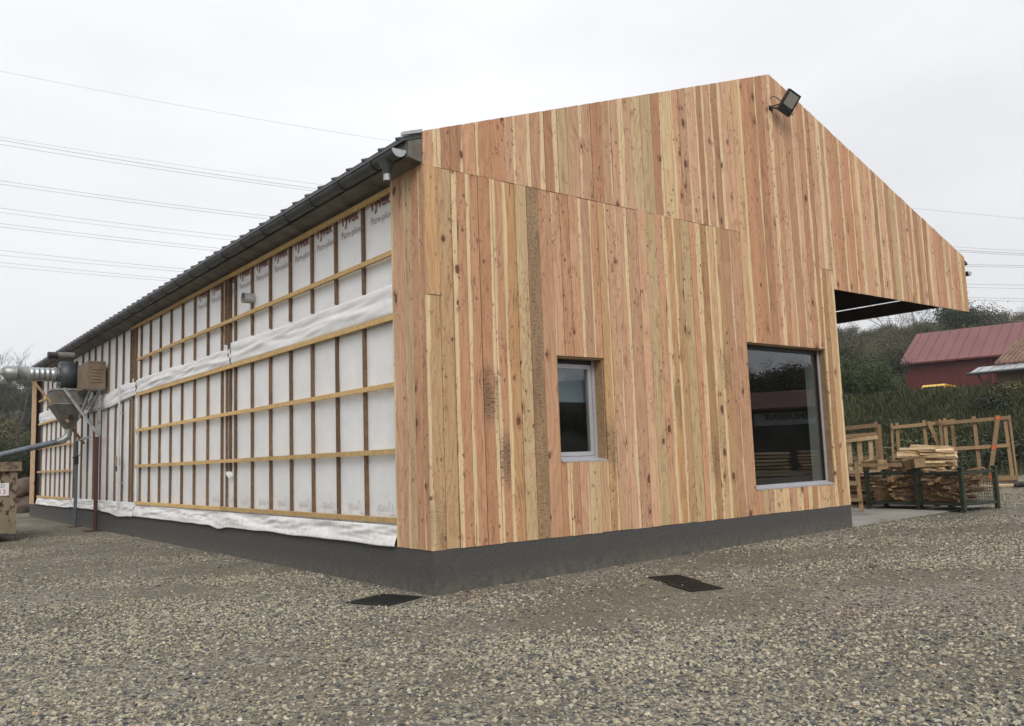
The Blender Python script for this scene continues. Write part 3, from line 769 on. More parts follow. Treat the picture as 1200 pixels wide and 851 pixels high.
def stud(y, z0, z1, w=.052, x0=.056, x1=.102):
    key = round(z1-z0, 1), w
    if key not in stud_cache:
        b = MB(); b.box((0, -w/2, 0), (x1-x0, w/2, key[0])); stud_cache[key] = b.mesh('counter_batten'); stud_cache[key].materials.append(M['stud'])
    o = link('counter_batten', stud_cache[key], None, shop, (x0+rng.uniform(0, .004), y+rng.uniform(-.008, .008), z0), (rng.uniform(-.002, .002), 0, 0), (1, 1, (z1-z0)/key[0]))
for y in VA: stud(y, .84, 3.56); stud(y, 3.99 if y < 7 else 3.9, 5.34)
for y in VDBL:
    stud(y, .84 if y > 7.2 else 1.5, 3.56, .045); stud(y, 3.62 if y in (7.13, 13.89) else 3.98, 5.34, .045, .03, .102)
for y in VC: stud(y, .84, 3.46, .06); stud(y, 3.88, 5.34, .06)
for y in VD: stud(y, .84, 3.56, .06); stud(y, 3.95, 5.34, .06)
stud(21.05, .8, 5.2, .14, .03, .102)
def batten(y0, y1, z, h=.066, z2=None):
    z2 = z if z2 is None else z2
    b = MB(); n = 6; pts = []
    vs = []; fs = []
    for i in range(n+1):
        y = y0+(y1-y0)*i/n; zz = z+(z2-z)*i/n+.006*n3(y*.6, z*3)
        xo = .004*n3(y*.5, z, 3)
        for (xx, dz) in ((.008, -h/2), (.055, -h/2), (.055, h/2), (.008, h/2)): vs.append((xx+xo, y, zz+dz))
    for i in range(n):
        for q in range(4):
            a = i*4+q; c = i*4+(q+1) % 4; fs.append((a, c, c+4, a+4))
    fs += [(0, 1, 2, 3), (n*4+3, n*4+2, n*4+1, n*4)]
    b.add(vs, fs); return b.build('batten', M['batten'], shop)
BZ = [4.396, 3.523, 2.625, 1.752, .861]
for z in BZ:
    sp_ = 6.95+rng.uniform(-.9, .9) if z != 3.523 else 5.0
    batten(.862, sp_, z); batten(sp_+.006, 13.62+rng.uniform(-.05, .05), z+rng.uniform(-.006, .006))
    batten(21.5+rng.uniform(-.1, .1), 27.4, z-.02)
batten(.862, 7.0, 5.27, .07); batten(7.01, 14.2, 5.27, .07)
# printed lettering on the membrane between the studs
tA = text_mesh('Tyvek', .25, bold=.007); tA.materials.append(M['red_ink'])
tB = text_mesh('Pare-pluie', .155); tB.materials.append(M['pale_ink'])
tC = text_mesh('Tyvek', .2); tC.materials.append(M['faint_ink'])
RT = Matrix(((0, 0, -1), (-1, 0, 0), (0, 1, 0)))      # text x -> -Y, y -> Z, normal -> -X
RTe = RT.to_euler(); RTf = (RT @ Matrix.Rotation(pi, 3, 'Z')).to_euler()
ed = VA[:]
for i, y in enumerate([1.73]+VA[1:12]):
    if i > 9: break
    off = .03 if i < 6 else .05
    o = link('lettering', tA, None, mem, (.0945, y-off-.10, 5.15), RTe, (.92 if i < 7 else .9, 1, 1))
    o = link('lettering', tB, None, mem, (.0945, y-off-.12, 4.945), RTe)
for i, y in enumerate(VA[:9]):
    link('lettering', tC, None, mem, (.0945, y-.72, 1.06), RTf)
# torn scrap of tape, vent pipe
sc = MB(); 
for k_ in range(5):
    a = Vector((.045, 7.02+.05*k_-.12, 1.46+.03*sin(k_*2.1))); sc.add([a, a+Vector((-.03, .09, .015)), a+Vector((-.02, .07, .075)), a+Vector((.0, -.02, .05))], [(0, 1, 2, 3)])
o = sc.build('tape_scrap', M['membrane'], shop); mdt = o.modifiers.new('thickness', 'SOLIDIFY'); mdt.thickness = .004
vp = MB(); vp.tube([(.1, 6.01, 4.66), (-.10, 6.01, 4.66)], .095, 20, False); vp.tube([(-.10, 6.01, 4.66), (-.10, 6.01, 4.66)], [.095, .085], 20, False); vp.tube([(-.10, 6.01, 4.66), (.08, 6.01, 4.66)], .085, 20, False)
o = vp.build('vent_pipe', M['zinc'], shop)
vb = MB(); vb.tube([(.02, 6.01, 4.66), (.05, 6.01, 4.66)], .0845, 20); vb.build('vent_dark_inside', M['black'], o)  # black disc painting the shade inside the open pipe
tp = MB(); tp.box((.02, 13.62, .62), (.05, 13.70, 3.5)); tp.build('trim_strip', M['membrane'], shop)

# roof, gutter, eaves -----------------------------------------
XE = -.27
rf = MB()
def rt_(x): return rooftop(x)-.022
rf.prism([(XE, rt_(XE)), (XA, ZA-.022), (XA, ZA-.14), (XE, rt_(XE)-.06)], 1, .036, LY+.1)
rf.prism([(XA+.002, ZA-.023), (XR+.22, rt_(XR+.22)), (XR+.22, rt_(XR+.22)-.06), (XA+.002, ZA-.141)], 1, .036, LY+.1)
roof = rf.build('roof', M['roofm'], shop)
Lr = sqrt(XA**2+(ZA-ZT)**2)+.28
rb = MB(); rb.prism([(-.022, 0), (.022, 0), (.014, .028), (-.014, .028)], 0, 0, Lr); rbm = rb.mesh('roof_rib'); rbm.materials.append(M['roofm'])
y = 0.17
while y < LY:
    link('roof_rib', rbm, None, roof, (XE-.02, y, rt_(XE-.02)-.003), (0, -math.atan(SLL), 0)); y += .455
vf = MB(); vf.prism([(XE-.02, rt_(XE)+.002), (-.003, rt_(-.003)+.002), (-.003, rt_(-.003)+.045), (XE-.02, rt_(XE)+.045)], 1, .0, .06)
vf.build('verge_flashing', M['zinc'], roof)
sf = MB()
sf.prism([(-.215, 5.42), (-.190, 5.42), (-.190, 5.66), (-.215, 5.66)], 1, .06, LY+.05)
sf.build('fascia', M['soffit'], shop)
def soff_fx(y, z, u, v): return -.19+.30*v
vs = []; fs = []; N = 60
for i in range(N+1):
    y = .06+(LY-.02)*i/N; w = .05*max(0, n3(y*.35, 4.)) if y > 6 else .01*n3(y, 1)
    vs += [(-.188, y, 5.44), (.0, y, 5.385-w), (.14, y, 5.33-w*.6)]
for i in range(N):
    for q in (0, 1): a = i*3+q; fs.append((a, a+1, a+4, a+3))
so_ = link('soffit', raw_mesh('soffit', vs, fs), M['soffit'], shop); q = so_.modifiers.new('thickness', 'SOLIDIFY'); q.thickness = .008
b = MB(); b.prism([(-.2, 5.425), (-.002, 5.385), (-.002, rt_(0)-.075), (-.2, rt_(-.2)-.07)], 1, .035, .055); b.build('eave_end_plate', M['soffit'], shop)
GX, GZ, GR = -.325, 5.50, .098
gt = MB(); NG = 14; vs = []; ysg = [.06, LY+.05]
for yy in ysg:
    for r_ in (GR, GR-.006):
        for k_ in range(NG+1):
            a = pi+pi*k_/NG; vs.append((GX+r_*cos(a), yy, GZ+r_*sin(a)))
n_ = NG+1; fs = []
for k_ in range(NG):
    fs.append((k_, k_+1, 2*n_+k_+1, 2*n_+k_)); fs.append((n_+k_+1, n_+k_, 3*n_+k_, 3*n_+k_+1))
fs += [(0, n_, 3*n_, 2*n_), (NG, 2*n_+NG, 3*n_+NG, n_+NG)]
gt.add(vs, fs, True); 
gt.tube([(GX-GR-.004, .06, GZ), (GX-GR-.004, LY+.05, GZ)], .011, 8)
gut = gt.build('gutter', M['gutter'], shop)
cp = MB(); arc = [(GX+(GR+.002)*cos(pi+pi*k_/20), GZ+(GR+.002)*sin(pi+pi*k_/20)) for k_ in range(21)]
cp.prism(arc, 1, .046, .058); cp.build('end_cap', M['zinc'], gut)
bk = MB()
for k_ in range(10):
    a0 = pi+pi*k_/10; a1 = pi+pi*(k_+1)/10
    bk.bar((GX+(GR+.006)*cos(a0), 0, GZ+(GR+.006)*sin(a0)), (GX+(GR+.006)*cos(a1), 0, GZ+(GR+.006)*sin(a1)), .028, .006, (0, 1, 0))
bk.bar((GX+GR+.004, 0, GZ), (-.214, 0, GZ+.09), .028, .006, (0, 1, 0))
bkm = bk.mesh('gutter_bracket'); bkm.materials.append(M['gutter'])
y = .62
while y < LY: link('gutter_bracket', bkm, None, gut, (0, y, 0)); y += .93
ol = MB(); ol.tube([(GX, .36, GZ-.06), (GX, .36, GZ-.17), (GX, .36, GZ-.235)], [.115, .06, .05], 18); ol.build('outlet_funnel', M['gutter'], gut)
ol = MB(); ol.tube([(GX, .36, GZ-.236), (GX, .36, GZ-.32)], .046, 18, False); ol.tube([(GX, .36, GZ-.32), (GX, .36, GZ-.25)], .041, 18, True); ol.build('outlet_spigot', M['zinc'], gut)
bb = MB(); bb.tube([(GX, .36, GZ-.327), (GX, .36, GZ-.321)], .047, 18); bb.build('outlet_rim', M['black'], gut)
# right-hand gutter end peeping past the gable
g2 = MB(); g2.add([(v[0]-GX+XR+.33, v[1], v[2]-GZ+5.62) for v in vs], fs, True); g2o = g2.build('gutter', M['gutter'], shop)
cp = MB(); cp.prism([(p[0]-GX+XR+.33, p[1]-GZ+5.62) for p in arc], 1, .046, .058); cp.build('end_cap', M['zinc'], g2o)
# canopy on the open side: ceiling, beams, outer boards with the slit of daylight
cn = MB()
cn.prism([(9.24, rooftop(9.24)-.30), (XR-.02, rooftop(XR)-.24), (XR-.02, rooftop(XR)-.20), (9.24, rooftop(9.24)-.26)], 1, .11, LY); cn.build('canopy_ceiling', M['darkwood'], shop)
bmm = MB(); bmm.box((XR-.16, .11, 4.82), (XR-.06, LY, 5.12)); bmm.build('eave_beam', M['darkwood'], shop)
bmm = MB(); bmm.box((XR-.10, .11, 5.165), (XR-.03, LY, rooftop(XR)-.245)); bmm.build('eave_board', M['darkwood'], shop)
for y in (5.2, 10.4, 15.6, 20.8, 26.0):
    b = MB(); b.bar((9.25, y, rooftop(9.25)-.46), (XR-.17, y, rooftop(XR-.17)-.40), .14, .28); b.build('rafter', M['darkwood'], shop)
for y in (10.0, 19.0, LY-.3):
    b = MB(); b.box((XR-.32, y, .17), (XR-.17, y+.15, 5.0)); b.build('canopy_post', M['rack'], shop)
# concrete slab under the canopy
sb_ = MB(); sb_.prism([(9.24, .06), (12.6, -.02), (14.9, -.05), (14.9, LY), (9.24, LY)], 2, -.2, .19)
tag(sb_.build('concrete_slab', M['concrete'], None), 'pale concrete slab under the open canopy', 'slab', kind='structure')

# floodlight high on the gable ---------------------------------
fl = empty('floodlight', (7.6, 0, 7.86), 0, 'black rectangular floodlight on a bracket near the gable peak', 'floodlight')
# axes: tilted body facing right-down and towards the viewer
b = MB(); b.box((-.10, -.012, -.05), (.02, .0, .03)); b.bar((-.06, -.01, -.01), (.07, -.24, -.06), .045, .018); b.bar((-.04, -.01, .02), (.08, -.22, .05), .03, .015)
b.build('bracket', M['black'], fl)
RB = Matrix.Rotation(radians(-12), 4, 'Z') @ Matrix.Rotation(radians(24), 4, 'Y') @ Matrix.Rotation(radians(24), 4, 'X')
b = MB(); b.box((-.19, -.045, -.28), (.19, .045, .28))
for k_ in range(8): b.box((-.16, .046, -.24+k_*.065), (.16, .075, -.225+k_*.065))
hs = b.build('housing', M['black'], fl); hs.matrix_local = Matrix.Translation((.13, -.27, .04)) @ RB @ Matrix.Scale(.74, 4)
b = MB(); b.box((-.15, -.052, -.10), (.15, -.0465, .235)); b.build('lens', M['lens'], hs)
b = MB()
for (p, q) in (((-.19, -.28), (.19, -.25)), ((-.19, .25), (.19, .28)), ((-.19, -.249), (-.165, .249)), ((.165, -.249), (.19, .249))): b.box((p[0], -.062, p[1]), (q[0], -.0455, q[1]))
b.build('rim', M['black'], hs)
b = MB(); b.tube([(-.02, .0, .20), (.01, -.05, .22), (.05, -.12, .15), (.09, -.22, .02), (.10, -.28, -.12), (.17, -.30, -.20), (.22, -.30, -.14)], .009, 8); b.build('cable', M['black'], fl)

# ------------------------------------------------------------------ dust extractor on the long side
ex = empty('dust_extractor', (-.3, 18.6, 0), 0, 'sheet-metal dust extractor with hopper, fan and ducts on a steel frame beside the long wall', 'dust extractor')
def E(mb, name, mat, par=ex):
    mb.v = [(v[0]+.3, v[1]-18.6, v[2]) for v in mb.v]; return mb.build(name, mat, par)
b = MB(); b.box((-.46, 16.8, 3.96), (.0, 18.15, 4.70)); bx_ = E(b, 'motor_box', M['ply'])
b = MB(); b.box((-.475, 16.785, 4.67), (-.0, 16.798, 4.715)); b.box((-.475, 16.785, 3.945), (-.0, 16.798, 3.985)); b.box((-.475, 16.785, 3.986), (-.43, 16.798, 4.669)); b.box((-.035, 16.785, 3.986), (-.0, 16.798, 4.669)); E(b, 'box_edging', M['ply'], bx_)
b = MB(); b.tube([(-.84, 18.72, 4.47), (-.82, 18.72, 4.47), (-.46, 18.72, 4.47), (-.44, 18.72, 4.47)], [.39, .42, .42, .39], 36, True); fo = E(b, 'fan_housing', M['fan'])
b = MB(); b.tube([(-.86, 18.72, 4.47), (-.841, 18.72, 4.47)], [.26, .30], 30); E(b, 'fan_inlet_plate', M['fan'], fo)
b = MB(); b.box((-.43, 18.35, 4.1), (-.1, 19.05, 4.75)); E(b, 'fan_casing', M['black'])
b = MB(); pts = []; rr_ = []
xx = -.865; k_ = 0
while xx > -1.6:
    pts += [(xx, 18.72, 4.5), (xx-.11, 18.72, 4.5), (xx-.115, 18.72, 4.5), (xx-.13, 18.72, 4.5)]; rr_ += [.195, .195, .205, .205]; xx -= .135
b.tube(pts, rr_, 24); E(b, 'spiral_duct', M['galv'])
b = MB(); x0 = xx
b.tube([(x0+.02, 18.72, 4.5), (x0-.24, 18.72, 4.5), (x0-.245, 18.72, 4.5), (x0-.27, 18.72, 4.5), (x0-.275, 18.72, 4.5), (-2.16, 18.72, 4.5), (-2.24, 18.72, 4.48), (-2.28, 18.72, 4.46)], [.205, .21, .225, .225, .21, .215, .17, .02], 24)
b.tube([(-1.95, 18.72, 4.30), (-1.95, 18.72, 4.20)], [.09, .08], 14)
E(b, 'elbow_duct', M['greenduct'])
b = MB(); top = [(-1.06, 18.2), (-.14, 18.2), (-.14, 19.15), (-1.06, 19.15)]
vsx = [(p[0], p[1], 4.04) for p in top]+[(p[0]*.98-.01, p[1], 3.62) for p in top]+[(-.66, 18.58, 2.92), (-.46, 18.58, 2.92), (-.46, 18.78, 2.92), (-.66, 18.78, 2.92)]
fsx = [(0, 1, 2, 3), (11, 10, 9, 8)]
for a in (0, 4):
    for i in range(4): j = (i+1) % 4; fsx.append((a+j, a+i, a+4+i, a+4+j))
b.add(vsx, fsx); hp = E(b, 'hopper', M['hopper'])
b = MB(); 
for i in range(4):
    j = (i+1) % 4; b.bar(vsx[i], vsx[j], .05, .05); b.bar(vsx[4+i], vsx[4+j], .02, .02)
E(b, 'hopper_rim', M['frame_metal'], hp)
b = MB(); b.box((-.62, 18.33, 3.2), (-.52, 18.40, 3.3)); E(b, 'hopper_catch', M['black'], hp)
b = MB(); b.tube([(-.56, 18.68, 2.95), (-.56, 18.68, 2.78), (-.60, 18.68, 2.68), (-.70, 18.68, 2.60), (-.85, 18.68, 2.55)], .105, 18); E(b, 'outlet_elbow', M['greenduct'])
b = MB(); b.tube([(-.84, 18.68, 2.553), (-2.28, 18.66, 2.20)], .085, 18, False); b.tube([(-2.28, 18.66, 2.20), (-.9, 18.68, 2.538)], .078, 18, True); E(b, 'outlet_pipe', M['prop'])
b = MB(); b.tube([(-.46, 18.6, 5.06), (-.9, 18.6, 5.05)], .10, 18); so2 = E(b, 'flue_sleeve', M['hopper'])
b = MB(); b.tube([(-.902, 18.6, 5.05), (-1.16, 18.6, 5.04)], [.105, .11], 18, False); b.tube([(-1.16, 18.6, 5.04), (-.95, 18.6, 5.05)], [.10, .10], 18); E(b, 'flue_pipe', M['black'])
def strut(p, q, w=.06, mat='frame_metal', name='strut'):
    b = MB(); b.bar(p, q, w, w); return E(b, name, M[mat])
for xx_ in (-.93, -1.62):
    b = MB(); b.tube([(xx_, 18.72, 4.5), (xx_-.045, 18.72, 4.5)], .222, 24); b.box((xx_-.04, 18.68, 4.26), (xx_-.005, 18.76, 4.31)); E(b, 'duct_clamp', M['frame_metal'])
for k_ in range(5):
    b = MB(); b.box((-.36, 16.778, 4.12+k_*.09), (-.10, 16.797, 4.15+k_*.09)); E(b, 'louvre', M['ply'], bx_)
for k_ in range(8):
    a_ = k_*pi/4; b = MB(); b.tube([(-.862, 18.72+.34*cos(a_), 4.47+.34*sin(a_)), (-.838, 18.72+.34*cos(a_), 4.47+.34*sin(a_))], .018, 6); E(b, 'bolt', M['galv'], fo)
strut((-.80, 18.15, 4.06), (-.05, 17.1, 2.62), .06); strut((-.35, 18.1, 3.45), (-.1, 16.9, 3.45), .05); strut((-.3, 16.95, 2.62), (-.16, 19.7, 2.62), .06)
strut((-.1, 17.0, 3.94), (-.1, 17.0, 2.65), .07); strut((-.30, 17.2, 3.94), (-.44, 17.8, 3.2), .06); strut((-.12, 16.85, 3.94), (-.30, 17.5, 3.3), .05)
strut((-.46, 16.85, 3.93), (-.02, 16.85, 3.93), .05); strut((-.4, 18.1, 3.93), (-.1, 18.1, 3.93), .05)
strut((-1.55, 18.7, 4.36), (-.60, 18.45, 3.1), .07, 'rack', 'timber_brace'); strut((-.6, 18.6, 3.1), (-.1, 18.9, 2.5), .06, 'rack', 'timber_brace')
b = MB(); b.tube([(-.16, 19.6, .02), (-.16, 19.6, 2.62)], .05, 12); p1 = E(b, 'prop', M['prop'])
b = MB(); b.tube([(-.16, 19.6, 1.9), (-.16, 19.6, 2.15)], .065, 12); b.tube([(-.28, 19.6, 2.1), (-.05, 19.6, 2.18)], .012, 8); E(b, 'prop_collar', M['black'], p1)
b = MB(); b.tube([(-.14, 17.05, .06), (-.14, 17.05, 2.62)], .055, 12); p2 = E(b, 'prop', M['rustprop'])
b = MB(); b.box((-.42, 16.75, .03), (-.0, 17.35, .065)); E(b, 'foot_plate', M['rustprop'], p2)
b = MB(); b.box((-.34, 19.35, .02), (-.0, 19.85, .06)); E(b, 'foot_plate', M['rustprop'], p1)
# white service pipe and valve on the wall
wp = empty('service_pipe', (0, 15.0, .84), 0, 'thin white service pipe with a small valve box running up the wrapped wall', 'pipe')
b = MB(); b.tube([(-.05, 0, -.12), (-.05, 0, 3.0)], .028, 10); b.build('pipe', M['whitepipe'], wp)
b = MB(); b.box((-.10, .03, .95), (0, .17, 1.18)); vb_ = b.build('valve_box', M['stucco'], wp)
b = MB(); b.tube([(-.06, .10, .94), (-.06, .10, .80)], .03, 10); b.build('valve', M['navy'], vb_)
b = MB(); b.bar((-.04, .0, .5), (.08, .0, .5), .03); b.bar((-.04, .0, 2.3), (.08, .0, 2.3), .03); b.build('clip', M['galv'], wp)

# ------------------------------------------------------------------ skip at the left edge
def skip_mat():
    k = NT('peeling_beige_paint', .75); P = k.geo()
    a = k.noise(k.mapv(P, (1, 1, .5)), 5.5, 6, .7); b = k.noise(P, 2, 3)
    c = k.mix(k.rng(b, .3, .7), (0.19, .155, .10), (0.245, .20, .135))
    c = k.mix(k.rng(a, .53, .57), c, (0.055, .03, .02)); k.col(c); k.bump(a, .3, .01); return k.m
M['skip'] = skip_mat()
M['skiprim'] = plain('rusty_skip_rim', (0.20, .15, .10), .85, .1, var=.3, scale=6, dirt=((.05, .025, .018), 5, .9))
sk = empty('skip_container', (-3.45, 17.2, .03), 0, 'rusty beige skip container with a white number plate at the left edge', 'skip')
b = MB(); b.prism([(-1.1, .22), (1.1, .22), (1.12, 1.70), (-1.12, 1.70)], 1, -2.0, 2.0); bd = b.build('body', M['skip'], sk)
for k_ in range(5):
    for sg_ in (-1, 1):
        b = MB(); b.box((sg_*1.12, -1.7+k_*.8, .22), (sg_*1.18, -1.58+k_*.8, 1.69)); b.build('rib', M['skip'], bd)
for sg_ in (-1, 1):
    b = MB(); b.box((sg_*.98, -2.05, .2), (sg_*1.14, -2.001, 1.69)); b.build('rib', M['skip'], bd)
b = MB(); b.box((-1.22, -2.12, 1.705), (1.22, 2.12, 1.93)); b.build('rim', M['skiprim'], sk)
for x in (-.7, .7):
    b = MB(); b.box((x-.1, -1.9, 0), (x+.1, 1.9, .219)); b.build('skid', M['rustprop'], sk)
b = MB(); b.box((.36, -2.022, 1.12), (.97, -2.002, 1.42)); np_ = b.build('number_plate', M['white'], sk)
RF = (pi/2, 0, 0)
t1 = text_mesh('SARD', .115); t2 = text_mesh('A', .17); t3 = text_mesh('13', .17)
link('lettering', t1, M['navy'], np_, (.60, -2.0245, 1.315), RF); link('lettering', t2, M['redtext'], np_, (.50, -2.0245, 1.155), RF); link('lettering', t3, M['redtext'], np_, (.74, -2.0245, 1.155), RF)
b = MB(); b.box((.695, -2.0255, 1.13), (.705, -2.0225, 1.30)); b.build('plate_divider', M['navy'], np_)
b = MB(); b.tube([(.78, -2.002, .92), (.78, -2.03, .92)], .055, 14); b.build('hole_cover', M['black'], sk)

# boulders behind the far corner
def boulder(loc, r, seed, label):
    bm = bmesh.new(); bmesh.ops.create_icosphere(bm, subdivisions=3, radius=1)
    for v in bm.verts:
        n = mn.noise(v.co*1.1+Vector((seed, 0, 0)))*.4+mn.noise(v.co*2.6+Vector((0, seed, 0)))*.16
        v.co *= 1+n; v.co.x *= r[0]; v.co.y *= r[1]; v.co.z *= r[2]
    me = bpy.data.meshes.new('boulder'); bm.to_mesh(me); bm.free(); me.polygons.foreach_set('use_smooth', [True]*len(me.polygons))
    return tag(link('boulder', me, M['dirtrock'], None, loc), label, 'boulder', 'boulders behind the far corner')
for i, (px, py, r, lb) in enumerate(((31, 592, (.7, .5, .42), 'flat reddish boulder at the bottom of the pile behind the far corner'),
        (27, 580, (.65, .5, .4), 'dark boulder in the middle of the pile behind the far corner'), (25, 572, (.42, .4, .38), 'pinkish round boulder on top of the pile, next to the skip'),
        (33, 570, (.4, .4, .36), 'brown boulder on top of the pile, against the corner boards'), (18, 590, (.7, .5, .45), 'large boulder low in the pile, mostly behind the skip'))):
    p = at(px, py, 36.2+.3*(i % 2)); boulder(p, r, i*3.7+1, lb)

# drain grates ---------------------------------------------------
def grate(loc, rz, sx_, sy_, label, tilt=0.):
    g = empty('drain_grate', (loc[0], loc[1], gz(*loc[:2])-.014), rz, label, 'drain grate', 'drain grates in the gravel')
    f = MB(); w = .03
    f.box((-sx_/2, -sy_/2, 0), (sx_/2, -sy_/2+w, .03)); f.box((-sx_/2, sy_/2-w, 0), (sx_/2, sy_/2, .03)); f.box((-sx_/2, -sy_/2+w, 0), (-sx_/2+w, sy_/2-w, .03)); f.box((sx_/2-w, -sy_/2+w, 0), (sx_/2, sy_/2-w, .03))
    f.build('frame', M['grate'], g)
    p = MB(); p.box((-sx_/2+w, -sy_/2+w, 0), (sx_/2-w, sy_/2-w, .012)); p.build('pan', M['black'], g)
    bb_ = MB(); n = int((sx_-2*w)/.045)
    bb_.box((-.008, -sy_/2+w, .013), (.008, sy_/2-w, .028)); bme = bb_.mesh('bar'); bme.materials.append(M['grate'])
    for i in range(n): link('bar', bme, None, g, (-sx_/2+w+(i+.5)*(sx_-2*w)/n, 0, 0))
    c = MB()
    for i in range(1, 5): yy = -sy_/2+sy_*i/5; c.box((-sx_/2+w, yy-.006, .014), (sx_/2-w, yy+.006, .026))
    c.build('cross_bar', M['grate'], g); return g
grate((-.55, .20, 0), radians(20), .66, .62, 'square black drain grate in gravel at the foot of the corner plinth')
grate((2.60, -1.475, 0), radians(-22), .42, .60, 'black drain grate in front of the gable, the one nearer the wall')
grate((2.325, -2.04, 0), radians(-22), .42, .60, 'black drain grate in front of the gable, the one farther from the wall')

# ------------------------------------------------------------------ timber yard under the canopy
def stillage(loc, rz, lx, ly, h, label):
    s = empty('wire_stillage', loc, rz, label, 'stillage', 'green stillages of offcuts')
    for sx_ in (0, 1):
        for sy_ in (0, 1):
            p = MB(); x = -lx/2+sx_*lx; y = -ly/2+sy_*ly
            p.box((x-.04, y-.04, 0), (x+.04, y+.04, h)); p.box((x-.06, y-.06, 0), (x+.06, y+.06, .02)); p.box((x-.055, y-.055, h-.002), (x+.055, y+.055, h+.05)); p.build('post', M['green'], s)
    for z in (.14, h-.06):
        for (a, b_) in (((-lx/2+.04, -ly/2), (lx/2-.04, -ly/2)), ((-lx/2+.04, ly/2), (lx/2-.04, ly/2)), ((-lx/2, -ly/2+.04), (-lx/2, ly/2-.04)), ((lx/2, -ly/2+.04), (lx/2, ly/2-.04))):
            p = MB(); p.bar((a[0], a[1], z), (b_[0], b_[1], z), .05, .06); p.build('rail', M['green'], s)
    fl_ = MB(); fl_.box((-lx/2+.045, -ly/2+.045, .15), (lx/2-.045, ly/2-.045, .165)); fl_.build('floor', M['green'], s)
    w = MB()
    for sy_ in (-1, 1):
        for i in range(1, 16): x = -lx/2+lx*i/16; w.bar((x, sy_*ly/2, .17), (x, sy_*ly/2, h-.09), .006)
        for i in range(1, 9): z = .17+(h-.26)*i/9; w.bar((-lx/2+.04, sy_*ly/2, z), (lx/2-.04, sy_*ly/2, z), .006)
    for sx_ in (-1, 1):
        for i in range(1, 16): y = -ly/2+ly*i/16; w.bar((sx_*lx/2, y, .17), (sx_*lx/2, y, h-.09), .006)
        for i in range(1, 9): z = .17+(h-.26)*i/9; w.bar((sx_*lx/2, -ly/2+.04, z), (sx_*lx/2, ly/2-.04, z), .006)
    w.build('wire_mesh', M['wire'], s)
    return s
def irregular_bar(seed):
    r = random.Random(seed); b = MB()
    vs = []
    for x in (-.5, -.17, .17, .5):
        for (yy, zz) in ((-.5, -.5), (.5, -.5), (.5, .5), (-.5, .5)): vs.append((x+r.uniform(-.03, .03), yy*r.uniform(.75, 1.1), zz*r.uniform(.65, 1.15)))
    fs = [(0, 1, 2, 3), (15, 14, 13, 12)]
    for k_ in range(3):
        for q in range(4): a = k_*4+q; c = k_*4+(q+1) % 4; fs.append((a, a+4, c+4, c))
    b.add(vs, fs); return b.mesh('offcut')
OFF = [irregular_bar(i) for i in range(6)]
OFFP = [m_.copy() for m_ in OFF]
for m_ in OFF: m_.materials.append(M['offcut'])
for m_ in OFFP: m_.materials.append(M['pale'])
def pile(loc, rz, lx, ly, h, n, label, meshes, spread=.12, lens=(.5, .95), alongy=True, thick=(.025, .06), width=(.06, .14)):
    p = empty('offcut_pile', loc, rz, label, 'offcut pile')
    r = random.Random(len(label)*7)
    for i in range(n):
        L = r.uniform(*lens)*(ly if alongy else lx)
        z = h*(i+.5)/n+r.uniform(-.015, .015)
        edge = r.random() < .7
        u = r.uniform(-.42, .42)
        if edge: u = (-.42 if r.random() < .75 else .42)+r.uniform(-.05, .05)
        if alongy: x, y = u*lx, r.uniform(-.5, .5)*(ly-L)
        else: x, y = r.uniform(-.5, .5)*(lx-L), u*ly
        a = (pi/2 if alongy else 0)+r.uniform(-spread, spread)
        if spread > .2 and r.random() < .3: a += pi/2; L *= .6
        link('offcut', r.choice(meshes), None, p, (x, y, z), (r.uniform(-.6, .6), r.uniform(-spread*.6, spread*.6), a), (L, r.uniform(*width), r.uniform(*thick)))
    return p
SZ = .192
c1 = stillage((13.5, 1.28, SZ), radians(8), 1.05, 1.14, .84, 'green wire stillage of offcuts nearer the gable wall')
pile((13.5, 1.28, SZ+.19), radians(8), .92, 1.0, .52, 60, 'brown wood offcuts heaped in the stillage nearer the gable wall', OFF, .3)
c2 = stillage((13.42, .02, SZ), radians(-9), 1.16, 1.06, .86, 'green wire stillage of offcuts at the right, standing out past the slab')
pile((13.42, .02, SZ+.19), radians(-9), 1.02, .92, .66, 80, 'splintery wood offcuts filling the right-hand stillage', OFF, .4, (.35, .9))
def face(px): d = at(px, 500, 10)-CAM; return math.atan2(d.y, d.x)-pi/2
pk = at(1087, 560, 20.6); pk.z = SZ-.02
pile(pk, face(1087)+radians(4), 1.25, .8, at(1087, 523, 20.6).z-SZ, 75, 'tall stack of pale split slabs behind the two stillages', OFFP, .14, (.55, 1.05), False, (.03, .06), (.1, .2))
